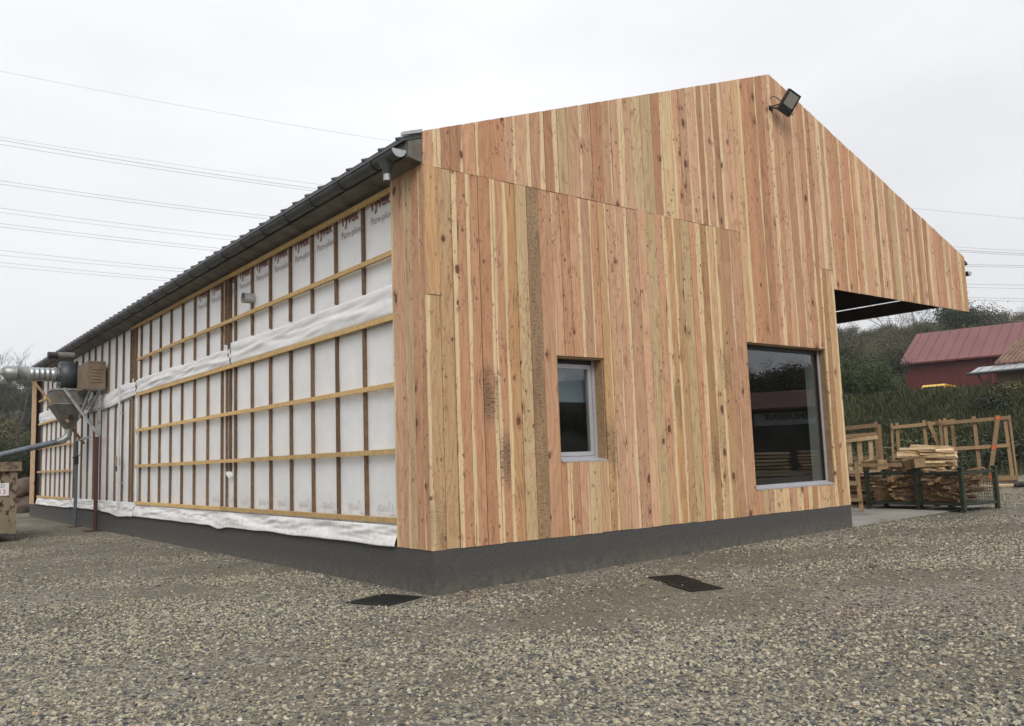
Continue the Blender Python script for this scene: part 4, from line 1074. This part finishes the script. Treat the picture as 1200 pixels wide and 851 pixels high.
# cut beams lying on the first stillage
for i, (x, y, z, rz, L, lb) in enumerate(((13.02, 1.62, SZ+.985, 70, .52, 'leftmost squared timber block lying across the stillage nearer the wall'),
                                          (13.25, 1.20, SZ+.985, 80, .50, 'middle squared timber block lying across the stillage nearer the wall'),
                                          (13.02, .72, SZ+.975, 62, .52, 'tilted squared timber block on the stillage corner beside the right-hand one'))):
    o = link('timber_block', irregular_bar(40+i), M['rack'], None, (x, y, z), (0, radians((-3, 2, 9)[i]), radians(rz)), (L, .3, .22)); tag(o, lb, 'timber block', 'timber blocks on the stillage')
def frame_thing(name, label, cat, origin, rz, members, group=None, mat='rack', tilt=0.):
    """members: (name, (x0,z0), (x1,z1), width, thickness, y)"""
    f = empty(name, origin, rz, label, cat, group); f.rotation_euler = (tilt, 0, rz)
    for (nm, p, q, w, t, y) in members:
        b = MB(); b.bar((p[0], y, p[1]), (q[0], y, q[1]), t, w, (0, 0, 1) if abs(p[0]-q[0]) > abs(p[1]-q[1]) else (1, 0, 0))
        if abs(p[0]-q[0]) <= abs(p[1]-q[1]):
            b = MB(); b.bar((p[0], y, p[1]), (q[0], y, q[1]), w, t, (0, 1, 0))
        b.build(nm, M[mat], f)
    return f
# orientation of the racks: facing the viewer
def face(px): d = at(px, 500, 10)-CAM; return math.atan2(d.y, d.x)-pi/2
p = at(1151, 566, 27.2); zg = gz(p.x, p.y); p.z = zg
r2 = face(1151)
fr2 = frame_thing('glass_rack', 'right-hand wooden transport rack with a diagonal brace and orange paint spots', 'rack', p, r2, [
    ('post', (-.92, 0), (-.90, 2.12), .10, .08, 0), ('post', (-.02, 0), (-.06, 2.14), .11, .07, .01), ('post', (.86, .02), (.80, 2.1), .10, .08, 0),
    ('top_rail', (-1.02, 1.96), (.92, 2.05), .11, .06, -.08), ('middle_rail', (-.85, 1.12), (.84, 1.18), .11, .06, -.08), ('bottom_rail', (.1, .14), (1.0, .16), .14, .06, -.08),
    ('brace', (.22, .08), (.62, 2.13), .13, .05, -.145), ('side_rail', (-1.04, -.0), (-1.06, 2.1), .06, .9, .42), ('side_rail', (.98, .0), (.94, 2.13), .05, .9, .42),
    ('foot', (-1.0, .05), (.95, .05), .09, .1, .85)], 'transport racks')
for (x, z) in ((.61, 2.05), (.42, 1.13), (.25, .22)):
    b = MB(); b.box((x-.05, -.176, z-.05), (x+.05, -.1705, z+.05)); b.build('paint_spot', M['orange'], fr2)
p = at(1086, 566, 28.2); p.z = gz(p.x, p.y)
frame_thing('glass_rack', 'left-hand wooden transport rack behind the stack of pale slabs', 'rack', p, face(1086), [
    ('post', (-.78, 0), (-.74, 2.06), .10, .08, 0), ('post', (.1, 0), (.08, 2.10), .11, .07, .01), ('post', (.92, 0), (.90, 2.1), .10, .08, 0),
    ('top_rail', (-.9, 1.90), (1.0, 2.02), .11, .06, -.08), ('middle_rail', (-.75, 1.12), (.9, 1.16), .11, .06, -.08),
    ('brace', (.62, .7), (.22, 2.05), .12, .05, -.145), ('side_rail', (-.98, 0), (-.92, 2.05), .05, .9, .42), ('foot', (-.8, .05), (.95, .05), .09, .1, .85)], 'transport racks')
p = at(1010, 566, 25.5); p.z = gz(p.x, p.y)+.0
frame_thing('timber_gate_frame', 'weathered wooden frame with stacked rails leaning behind the gable corner', 'rack', p, face(1010), [
    ('post', (-.85, 0), (-.85, 1.95), .1, .08, 0), ('post', (.48, 0), (.52, 2.08), .1, .08, .05), ('post', (.62, 0), (.60, 2.0), .1, .06, .12), ('top_rail', (-.9, 1.88), (.58, 1.98), .12, .06, -.075), ('rail', (-.9, 1.66), (.5, 1.70), .12, .06, -.075), ('rail', (-.9, 1.0), (.5, 1.02), .1, .06, -.075)], None, 'rack')
p = at(1014, 562, 24.6); p.z = gz(p.x, p.y)+.02
frame_thing('upright_pallet', 'upright slatted pallet leaning on the weathered frame by the gable corner', 'pallet', p, face(1014), [
    ('rail', (-.5, 1.52), (.42, 1.60), .10, .06, -.05), ('rail', (-.5, .62), (.42, .66), .10, .06, -.05), ('rail', (-.5, .1), (.42, .1), .10, .06, -.05),
    ('slat', (-.36, .05), (-.36, 1.56), .12, .025, 0), ('slat', (-.08, .05), (-.08, 1.57), .13, .025, 0), ('slat', (.2, .05), (.22, 1.58), .12, .025, 0)], None, 'pale')
p = at(1008.5, 596, 18.6); p.z = SZ
frame_thing('timber_trestle', 'tall plank trestle standing on the slab beside the gable corner', 'trestle', p, face(1008), [
    ('leg', (.02, 0), (-.02, 1.08), .09, .05, 0), ('leg', (-.45, 0), (-.45, 1.0), .09, .05, .02), ('crosspiece', (-.5, .26), (0.06, .27), .08, .04, -.06), ('crosspiece', (-.5, .62), (0.0, .62), .08, .04, -.06), ('top', (-.55, 1.02), (.9, .99), .07, .12, .12)], None, 'rack')
# boards stacked low behind the trestle
pile((14.3, 3.0, SZ), radians(5), 1.0, 1.6, .75, 34, 'low heap of dark boards behind the trestle by the gable corner', OFF, .06, (.7, 1.), True, (.03, .06), (.1, .2))
for i, (px0, py0, px1, py1, lb) in enumerate(((1150, 569, 1199, 566, 'upper long pale board lying on the gravel in front of the right rack'), (1155, 571, 1212, 568, 'lower long pale board lying on the gravel in front of the right rack'))):
    a = at(px0, py0, 25.6-i*.3); c = at(px1, py1, 24.9-i*.3); a.z = gz(a.x, a.y)+.04; c.z = gz(c.x, c.y)+.04
    b = MB(); o_ = (a+c)/2; b.bar(a-o_, c-o_, .14, .05); tag(b.build('loose_board', M['pale'], None, o_), lb, 'board', 'loose boards by the rack')
p = at(1196, 570, 24.6); p.z = gz(p.x, p.y)+.06
b = MB(); b.tube([(-.35, 0, 0), (-.1, .05, .03), (.1, -.04, .02), (.35, .03, 0)], [.05, .08, .07, .04], 8); tag(b.build('black_hose', M['rubber'], None, p), 'short black hose end lying by the loose boards', 'hose')

# dead leaf / clod on the gravel
p = Vector((4.75, -2.9, gz(4.75, -2.9)))
cl_ = boulder(p+Vector((0, 0, .02)), (.06, .04, .03), 4.2, 'small rust-brown clod lying alone on the gravel right of the drain grates'); cl_.name = 'clod'; cl_['category'] = 'clod'; del cl_['group']

# ------------------------------------------------------------------ far buildings
def lerp(a, b, t): return a+(b-a)*t
# red barn: long eave side towards the viewer
eL = at(1058.5, 427, 72); eR0 = at(1148.7, 418.7, 68.2)
ax = Vector((eR0.x-eL.x, eR0.y-eL.y, 0)).normalized(); nrm = Vector((ax.y, -ax.x, 0))
if nrm.dot(CAM-eL) < 0: nrm = -nrm
LB = 26.0; ez = eL.z; gb = terrain(eL.x, eL.y)-.4
barn = empty('red_barn', (eL.x, eL.y, gb), math.atan2(ax.y, ax.x), 'long dark red barn with a faded red sheet roof above the bank', 'barn')
hw = ez-gb; rh = 3.0; dw = 5.6
sgn = -1 if nrm.dot(Vector((-ax.y, ax.x, 0))) > 0 else 1      # local +y or -y is away from the viewer
b = MB(); b.box((0.1, 0, 0), (LB, sgn*2*dw, hw)); b.prism([(0, hw+.002), (sgn*2*dw, hw+.002), (sgn*dw, hw+rh-.1)], 0, .1, LB); wb = b.build('wall', M['red_clad'], barn)
rm = MB(); rm.box((0, 0, 0), (.05, .03, hw-.1)); rmm = rm.mesh('cladding_rib'); rmm.materials.append(M['red_clad'])
for i in range(int(LB/.5)): link('cladding_rib', rmm, None, wb, (.2+i*.5, -.03 if sgn > 0 else 0, 0.02))
b = MB(); b.prism([(-sgn*.4, hw-.12), (sgn*dw, hw+rh), (sgn*dw, hw+rh+.12), (-sgn*.4, hw)], 0, -.25, LB+.2); b.prism([(sgn*(2*dw+.4), hw-.12), (sgn*(dw+.003), hw+rh), (sgn*(dw+.003), hw+rh+.12), (sgn*(2*dw+.4), hw)], 0, -.25, LB+.2)
rb_ = b.build('roof', M['red_roof'], barn)
br_ = MB(); br_.bar((0, -sgn*.38, hw+.02), (0, sgn*dw, hw+rh+.14), .06, .05); brm = br_.mesh('roof_rib'); brm.materials.append(M['red_roof'])
for i in range(int(LB/.8)): link('roof_rib', brm, None, rb_, (.2+i*.8, 0, 0))
b = MB(); b.tube([(6.6, -sgn*.12, 0), (6.6, -sgn*.12, hw-.1)], .09, 8); b.build('downpipe', M['red_clad'], barn)
b = MB(); b.bar((-.25, -sgn*.45, hw-.06), (LB+.2, -sgn*.45, hw-.06), .16, .14); b.build('gutter', M['red_clad'], barn)
# tiled house in front of it
hL = at(1135, 438, 50); hR0 = at(1200, 431, 47.6)
ax2 = Vector((hR0.x-hL.x, hR0.y-hL.y, 0)).normalized(); LH = 12.; gh = terrain(hL.x, hL.y)-.3
house = empty('tiled_house', (hL.x, hL.y, gh), math.atan2(ax2.y, ax2.x), 'low beige house with a brown tiled roof and a zinc eave strip', 'house')
hz_ = hL.z-gh
b = MB(); b.box((1.0, 1.2, 0), (LH, 8, hz_+.25)); b.prism([(1.2, hz_+.252), (8, hz_+.252), (4.6, hz_+2.0)], 0, 1.0, LH); hwl = b.build('wall', M['stucco'], house)
for (a, c) in ((3.6, 5.6), (7.6, 9.6)):
    b = MB(); b.box((a, 1.16, .9), (c, 1.198, hz_+.0)); wd = b.build('window', M['dark_open'], house)
    b = MB(); b.box((a-.06, 1.13, .82), (c+.06, 1.158, .9)); b.box(((a+c)/2-.03, 1.14, .9), ((a+c)/2+.03, 1.158, hz_)); b.build('frame', M['stucco'], wd)
b = MB(); b.box((2.15, 1.05, 0), (2.3, 1.198, hz_-.1)); b.build('pilaster', M['stucco'], house)
b = MB(); b.prism([(0, hz_-.06), (1.3, hz_+.36), (1.3, hz_+.42), (0, hz_)], 0, 0, LH+.5); ze = b.build('eave_strip', M['zinc'], house)
for i in range(18):
    b = MB(); b.bar((.35+i*.68, -.005, hz_+.02), (.35+i*.68, 1.28, hz_+.44), .04, .05); b.build('standing_seam', M['zinc'], ze)
b = MB(); b.tube([(-.05, -.08, hz_-.04), (LH+.5, -.08, hz_-.04)], .085, 8); b.build('gutter', M['gutter'], house)
b = MB(); b.tube([(.5, .0, hz_-.1), (.5, .5, hz_-.5), (.9, .9, hz_-.7), (.9, 1.0, 0)], .05, 8); b.build('downpipe', M['gutter'], house)
b = MB(); b.prism([(1.25, hz_+.44), (4.6, hz_+2.0), (4.6, hz_+2.08), (1.25, hz_+.52)], 0, .9, LH+.5); b.prism([(8.2, hz_+.35), (4.603, hz_+2.0), (4.603, hz_+2.08), (8.2, hz_+.43)], 0, .9, LH+.5); hr = b.build('roof', M['tile'], house)
tm = MB(); sl_len = sqrt(3.4**2+1.6**2); ang = math.atan2(1.56, 3.35)
tm.tube([(0, 0, 0), (0, sl_len*cos(ang), sl_len*sin(ang))], .085, 8); tmm = tm.mesh('tile_row'); tmm.materials.append(M['tile'])
for i in range(42): link('tile_row', tmm, None, hr, (1.0+i*.27, 1.2, hz_+.50))
b = MB(); b.tube([(3.6, 4.6, hz_+2.1), (3.6, 4.6, hz_+3.3)], .03, 6); b.bar((3.3, 4.6, hz_+3.2), (3.9, 4.6, hz_+3.2), .04); b.build('aerial', M['gutter'], hr)
# yellow car in front of the barn
cp_ = at(1106, 470, 58); cg = terrain(cp_.x, cp_.y); topz = at(1106, 451.5, 58).z
car = empty('yellow_car', (cp_.x, cp_.y, topz-1.75), math.atan2(ax.y, ax.x)+radians(86), 'yellow hatchback parked in front of the barn, only its roof above the bank', 'car')
b = MB(); b.prism([(-2.1, .35), (2.0, .35), (2.1, .8), (1.3, .98), (-2.05, 1.0)], 1, -.8, .8); b.build('body', M['yellow'], car)
b = MB(); b.prism([(-2.0, 1.002), (1.25, .99), (.55, 1.56), (-1.75, 1.6)], 1, -.72, .72); cb = b.build('cabin', M['carglass'], car)
b = MB(); b.prism([(.62, 1.56), (.45, 1.70), (-1.6, 1.75), (-1.86, 1.6)], 1, -.71, .71); b.build('roof', M['yellow'], car)
for x in (-1.95, -.55, .9):
    for yy in (-.725, .725):
        b = MB(); b.bar((x, yy, 1.0), (x*.86-.05, yy*.985, 1.6), .09, .05); b.build('pillar', M['yellow'], car)
for x in (-1.35, 1.3):
    for yy in (-.78, .78):
        b = MB(); b.tube([(x, yy-.1, .32), (x, yy+.1, .32)], .32, 20); w_ = b.build('wheel', M['rubber'], car)
        b = MB(); b.tube([(x, yy-.105, .32), (x, yy+.105, .32)], .2, 16); b.build('rim', M['galv'], w_)

# buildings behind the photographer, seen only as reflections in the big pane
M['shed'] = plain('dark_shed_boards', (0.05, .045, .038), .85, var=.35, scale=1.2)
rs0 = empty('reflected_shed', (37.2, -20.2, gz(37, -20)), radians(236), 'dark shed with a rusty roof and a white sign, mirrored in the large window', 'shed')
b = MB(); b.box((-9, 0, 0), (9, 8, 3.55)); b.prism([(-.0, 3.552), (8, 3.552), (4, 4.7)], 0, -9, 9); b.build('wall', M['shed'], rs0)
b = MB(); b.prism([(-.5, 3.5), (4, 4.75), (4, 4.85), (-.5, 3.62)], 0, -9.4, 9.4); b.build('roof', plain('rusty_shed_roof', (0.13, .065, .05), .8, var=.4, scale=.9), rs0)
b = MB(); b.box((-2.0, -.06, 2.62), (1.7, -.02, 3.34)); sg = b.build('sign', plain('weathered_sign', (0.34, .34, .33), .7, var=.2, scale=2), rs0)
ts = text_mesh('MENUISERIE', .46, bold=.012); link('lettering', ts, M['black'], sg, (-1.86, -.066, 2.94), (pi/2, 0, 0), (1.22, 1, 1))
for (x0_, x1_, mt) in ((-6.5, -3.6, 'dark_open'), (3.2, 6.2, 'stucco')):
    b = MB(); b.box((x0_, -.05, .01), (x1_, -.01, 2.5)); b.build('door', M[mt], rs0)
def timber_stack(x, y, rz, label):
    t = empty('board_stack', (x, y, gz(x, y)), rz, label, 'board stack'); r = random.Random(int(x*10))
    for L in range(7):
        for q in range(4): link('board', OFFP[(L+q) % 6], None, t, (r.uniform(-.1, .1), -.5+q*.32, .12+L*.16), (0, 0, r.uniform(-.02, .02)), (3.2, .27, .1))
timber_stack(27.5, -15.5, radians(50), 'stack of pale boards across the yard, mirrored low in the large window')
timber_stack(31.5, -13.5, radians(70), 'second stack of boards across the yard, mirrored behind the first one')

# ------------------------------------------------------------------ trees and plants
def branch_tree(seed, h, r0, levels, spread=.6, first=.3, kids=(3, 5), shrink=.62, up=.25):
    r = random.Random(seed); mb = MB(); tips = []
    def grow(p, d, L, rad, lv):
        pts = [p]; rs = [rad]; n = 4 if lv > 1 else 3; q = p.copy(); dd = d.copy()
        for i in range(n):
            dd = (dd+Vector((r.uniform(-1, 1), r.uniform(-1, 1), r.uniform(-.6, 1)*.6+up*.3))*.14).normalized()
            q = q+dd*L/n; pts.append(q.copy()); rs.append(rad*(1-.62*(i+1)/n))
        mb.tube(pts, rs, 6 if lv == levels else (5 if lv > levels-2 else 3), False)
        if lv <= 2: tips.append((q.copy(), lv)); tips.append((pts[n//2].copy(), lv))
        if lv == 0: return
        for k_ in range(r.randint(*kids)):
            t = r.uniform(first if lv == levels else .25, 1.0); i = min(int(t*n), n-1); base = pts[i].lerp(pts[i+1], t*n-i)
            a = r.uniform(0, 2*pi); s = spread*r.uniform(.6, 1.25)
            perp = Vector((cos(a), sin(a), 0)); nd = (dd*cos(s)+perp*sin(s)+Vector((0, 0, up*.5))).normalized()
            grow(base, nd, L*shrink*r.uniform(.75, 1.1), max(rs[i]*.6, .006), lv-1)
    grow(Vector((0, 0, -.3)), Vector((0, 0, 1)), h, r0, levels)
    return mb, tips
def leaves(pts, n_each, rad, size, seed, flat=.5):
    R_ = np.random.default_rng(seed); P = np.array([list(p) for p in pts])
    C_ = np.repeat(P, n_each, axis=0); C_ = C_+R_.normal(0, rad, C_.shape)*np.array([1, 1, .75])
    N = len(C_); s = size*R_.uniform(.6, 1.3, (N, 1))
    a = R_.normal(0, 1, (N, 3)); a /= np.linalg.norm(a, axis=1, keepdims=True)
    b = R_.normal(0, 1, (N, 3)); b -= a*(a*b).sum(1, keepdims=True); b /= np.linalg.norm(b, axis=1, keepdims=True)
    V = np.stack([C_-a*s, C_-b*s*.55, C_+a*s, C_+b*s*.55], 1).reshape(-1, 3)
    return V, np.arange(4*N).reshape(-1, 4)
def leaf_mesh(name, pts, n_each, rad, size, seed, mat):
    V, F = leaves(pts, n_each, rad, size, seed)
    me = bpy.data.meshes.new(name); me.from_pydata(V.tolist(), [], F.tolist()); me.materials.append(mat); me.update(); return me
TV = []
for i, (h, mat, lev) in enumerate(((3.4, 'leaf_hill', 3), (3.9, 'leaf_hill', 3), (3.2, 'leaf_dark', 3), (3.6, 'leaf_autumn', 3), (3.0, 'leaf_mid', 3))):
    mb, tips = branch_tree(20+i, h, .2, lev, .75, .35, (4, 5), .68, .3)
    tr = mb.mesh('trunk'); tr.materials.append(M['bark'])
    pts = [t[0] for t in tips]; random.Random(i).shuffle(pts); pts = pts[:230]
    cr = leaf_mesh('crown', pts, 62, .36, .078, i, M[mat]); TV.append((tr, cr))
def tree(v, loc, s, label, group, rz=None, name='tree', sz=None):
    e = empty(name, loc, rng.uniform(0, 6.28) if rz is None else rz, label, 'tree', group); e.scale = (s, s, s*(sz or 1))
    link('trunk', TV[v][0], None, e); link('crown', TV[v][1], None, e); return e
# woodland on the slope behind the barn
for k_ in range(150):
    px = rng.uniform(985, 1290); d = rng.uniform(92, 190)
    p = at(px, 480, d); p.z = terrain(p.x, p.y)-.3
    tree(rng.choice((0, 0, 1, 1, 2, 3)), p, rng.uniform(.9, 1.35), 'autumn woodland tree on the hillside behind the red barn', 'trees on the hill behind the barn')
p = at(1116, 400, 120); p.z = terrain(p.x, p.y)
tree(2, p, 2.0, 'tall dark tree standing above the wooded ridge right of the canopy corner', None)
p = at(1150, 400, 125); p.z = terrain(p.x, p.y)
tree(0, p, 1.85, 'round grey-green tree on the ridge behind the barn roof', None)
# broad green trees left of the barn
for (px, d, s, v, lb) in ((1003, 58, .85, 4, 'dark green bushy tree right behind the gable corner'), (1022, 60, .82, 4, 'bright green bushy tree left of the red barn'), (1036, 64, .8, 2, 'dark evergreen tree between the bright green tree and the barn'),
                          (1042, 62, .6, 4, 'green tree touching the barn end wall'), (1012, 68, 1.0, 2, 'dark tree rising behind the bright green tree'), (1046, 92, 1.15, 2, 'tall dark tree behind the barn end'), (1000, 74, 1.05, 3, 'brownish tree by the gable edge')):
    p = at(px, 480, d); p.z = terrain(p.x, p.y)-.2; tree(v, p, s, lb, None)
# bare trees
mb, _ = branch_tree(71, 4.6, .17, 5, .62, .22, (3, 4), .68, .35); bt1 = mb.mesh('bare_tree'); bt1.materials.append(M['barebark'])
mb, _ = branch_tree(75, 4.2, .15, 5, .7, .2, (3, 4), .68, .3); bt2 = mb.mesh('bare_tree'); bt2.materials.append(M['barebark'])
def bare(me, px, py, d, s, label, rz=0.):
    p = at(px, py, d); p.z = terrain(p.x, p.y)-.2
    o = link('bare_tree', me, None, None, p, (0, 0, rz), (s, s, s)); return tag(o, label, 'tree')
bare(bt1, 1068, 460, 86, 1.55, 'leafless tree spreading its twigs behind the barn roof end')
bare(bt2, 1172, 430, 95, 1.25, 'thin leafless tree above the barn ridge', 1.)
bare(bt2, 986, 460, 70, 1.2, 'leafless tree half hidden by the gable edge', 2.)
bare(bt1, 4, 540, 60, 1.2, 'leafless tree at the left edge above the skip', .6)
bare(bt2, 24, 540, 56, 1.2, 'leafless tree beside the far corner of the long wall', 2.2)
# dark shrubs behind the far corner
for (px, d, s, v, lb) in ((-4, 46, .75, 2, 'dark evergreen behind the skip at the left edge'), (12, 49, .72, 2, 'dark evergreen between the skip and the far corner'), (28, 52, .72, 2, 'dark evergreen touching the far corner boards'), (40, 58, .8, 2, 'dark evergreen hidden mostly behind the far corner'), (-20, 50, .9, 0, 'tree outside the left edge behind the skip'), (18, 75, 1.0, 2, 'dark tree farther up the left slope')):
    p = at(px, 560, d); p.z = terrain(p.x, p.y)-.5; tree(v, p, s, lb, None)
for k_ in range(16):
    px = rng.uniform(-60, 70); d = rng.uniform(78, 150); p = at(px, 540, d); p.z = terrain(p.x, p.y)-.3
    tree(rng.choice((0, 2, 2, 3)), p, rng.uniform(.9, 1.3), 'woodland tree on the slope far behind the skip', 'trees on the left slope')
# wooded slope behind the photographer, mirrored in the panes
for k_ in range(46):
    a = rng.uniform(radians(-62), radians(-16)); d = rng.uniform(70, 120)
    x, y = 7+d*cos(a), d*sin(a); tree(rng.choice((0, 1, 2, 3)), (x, y, terrain(x, y)-.3), rng.uniform(1.1, 1.6), 'woodland tree mirrored in the large window', 'trees mirrored in the window panes')

# bank vegetation: shrubs one can tell apart, then rough grass as one mass
sv = []
for i, mat in enumerate(('leaf_dark', 'leaf_mid', 'grass')):
    r = random.Random(90+i); pts = [Vector((r.gauss(0, .5), r.gauss(0, .5), abs(r.gauss(.45, .3)))) for _ in range(60)]
    stm = MB()
    for p in pts[::6]: stm.tube([(0, 0, -.1), tuple(p*.6), tuple(p)], [.03, .018, .006], 4, False)
    s_ = stm.mesh('stem'); s_.materials.append(M['bark']); sv.append((s_, leaf_mesh('foliage', pts, 22, .13, .075, 50+i, M[mat])))
for k_ in range(16):
    px = rng.uniform(984, 1230); q = rng.uniform(0, 1)
    d = lerp(30.5, 41, q); p = at(px, 520, d); p.z = terrain(p.x, p.y)
    if bankf(p.x, p.y) < .05: continue
    v = rng.choice((0, 0, 1, 2)); e = empty('bank_shrub', p, rng.uniform(0, 6), ('low dark bramble shrub on the grassy bank behind the racks', 'low green bramble shrub on the grassy bank behind the racks', 'low straw-coloured shrub on the grassy bank behind the racks')[v], 'shrub', 'shrubs on the bank'); sc = rng.uniform(.7, 1.25); e.scale = (sc*1.2, sc*1.2, sc*.6)
    link('stem', sv[v][0], None, e); link('foliage', sv[v][1], None, e)
R_ = np.random.default_rng(4); V = []; F = []
cnt = 0
while cnt < 60000:
    px = R_.uniform(975, 1260); d = 29+17*R_.random()**.8; p = at(px, 520, d); b_ = bankf(p.x, p.y)
    if b_ < .02 or (b_ < .12 and R_.random() < .5): 
        cnt += .2; continue
    z = terrain(p.x, p.y); L = R_.uniform(.2, .75)*(.6+.6*mn.noise(Vector((p.x*.9, p.y*.9, 4.)))+.3); a = R_.uniform(0, 2*pi); ln = R_.uniform(.15, .6)*L; w = R_.uniform(.008, .02)
    dx, dy = cos(a)*ln, sin(a)*ln; wx, wy = -sin(a)*w, cos(a)*w; k_ = len(V)
    V += [(p.x-wx, p.y-wy, z-.03), (p.x+wx, p.y+wy, z-.03), (p.x+wx*.8+dx*.35, p.y+wy*.8+dy*.35, z+L*.62), (p.x-wx*.8+dx*.35, p.y-wy*.8+dy*.35, z+L*.62), (p.x+dx, p.y+dy, z+L*.9)]
    F += [(k_, k_+1, k_+2, k_+3), (k_+3, k_+2, k_+4)]; cnt += 1
gs = link('bank_grass', raw_mesh('bank_grass', V, F), M['grass']); tag(gs, 'rough green and straw grass covering the bank', 'grass', kind='stuff')

# ------------------------------------------------------------------ power lines in the sky
def cable(pts, depth, label, rad=.03):
    """pts: three image points fixing a hanging parabola in the vertical plane at that distance"""
    hx = Vector((RI.x, RI.y, 0)).normalized(); fx = Vector((FW.x, FW.y, 0)).normalized()
    uu = []; zz = []
    for (px, py) in pts:
        d = FW+RI*((px-600)/FPX)-UP*((py-425.5)/FPX); t = depth/d.dot(fx); P = CAM+d*t; uu.append((P-CAM).dot(hx)); zz.append(P.z)
    A = np.polyfit(uu, zz, 2); path = []
    for i in range(61):
        u = -170+340*i/60; q = CAM+fx*depth+hx*u; path.append((q.x, q.y, float(np.polyval(A, u))))
    o_ = Vector(path[30]); b = MB(); b.tube([Vector(p)-o_ for p in path], rad, 5, False)
    tag(b.build('power_cable', M['wireline'], None, o_), label, 'cable', 'overhead power cables')
CB = [((0, 85), (450, 165), (1200, 256), 150, .022, 'topmost thin cable crossing the sky on the left'),
      ((0, 162), (365, 216), (1200, 294), 140, .022, 'thin upper cable of the second set from the top'),
      ((0, 165.5), (362, 221), (1200, 297), 140, .035, 'thick middle cable of the second set from the top'),
      ((0, 170.5), (362, 224), (1200, 299), 140, .03, 'thick lower cable of the second set from the top'),
      ((0, 213), (317, 254.5), (1200, 311), 140, .03, 'upper cable of the third set from the top'),
      ((0, 217), (317, 258), (1200, 313), 140, .03, 'lower cable of the third set from the top'),
      ((0, 245), (275, 278), (1200, 334), 140, .028, 'upper cable of the middle pair on the left'),
      ((0, 250), (270, 282), (1200, 338), 140, .024, 'lower cable of the middle pair on the left'),
      ((0, 263), (254, 291.5), (1200, 350), 140, .028, 'upper cable of the pair just below the middle pair'),
      ((0, 267), (254, 295), (1200, 353), 140, .028, 'lower cable of the pair just below the middle pair'),
      ((0, 294.5), (215, 316), (1200, 366), 140, .026, 'upper cable of the last pair but one'),
      ((0, 300), (211, 319), (1200, 369), 140, .024, 'lower cable of the last pair but one'),
      ((0, 308.5), (197, 327), (1200, 376), 140, .026, 'upper cable of the lowest pair'),
      ((0, 313), (195, 330), (1200, 379), 140, .024, 'lower cable of the lowest pair')]
for a, b_, c_, d, r_, lb in CB: cable((a, b_, c_), d, lb, r_)

# ------------------------------------------------------------------ damp air
hm = bpy.data.materials.new('damp_air'); hm.use_nodes = True; ht = hm.node_tree; ht.nodes.clear()
ho = ht.nodes.new('ShaderNodeOutputMaterial'); hv = ht.nodes.new('ShaderNodeVolumePrincipled')
hv.inputs['Color'].default_value = (.93, .95, .97, 1); hv.inputs['Density'].default_value = .0004; hv.inputs['Anisotropy'].default_value = .2
ht.links.new(hv.outputs[0], ho.inputs['Volume'])
b = MB(); b.box((-1500, -1500, -4), (1500, 1500, 95)); tag(b.build('haze', hm), 'thin grey autumn haze over the whole place', 'haze', kind='stuff')
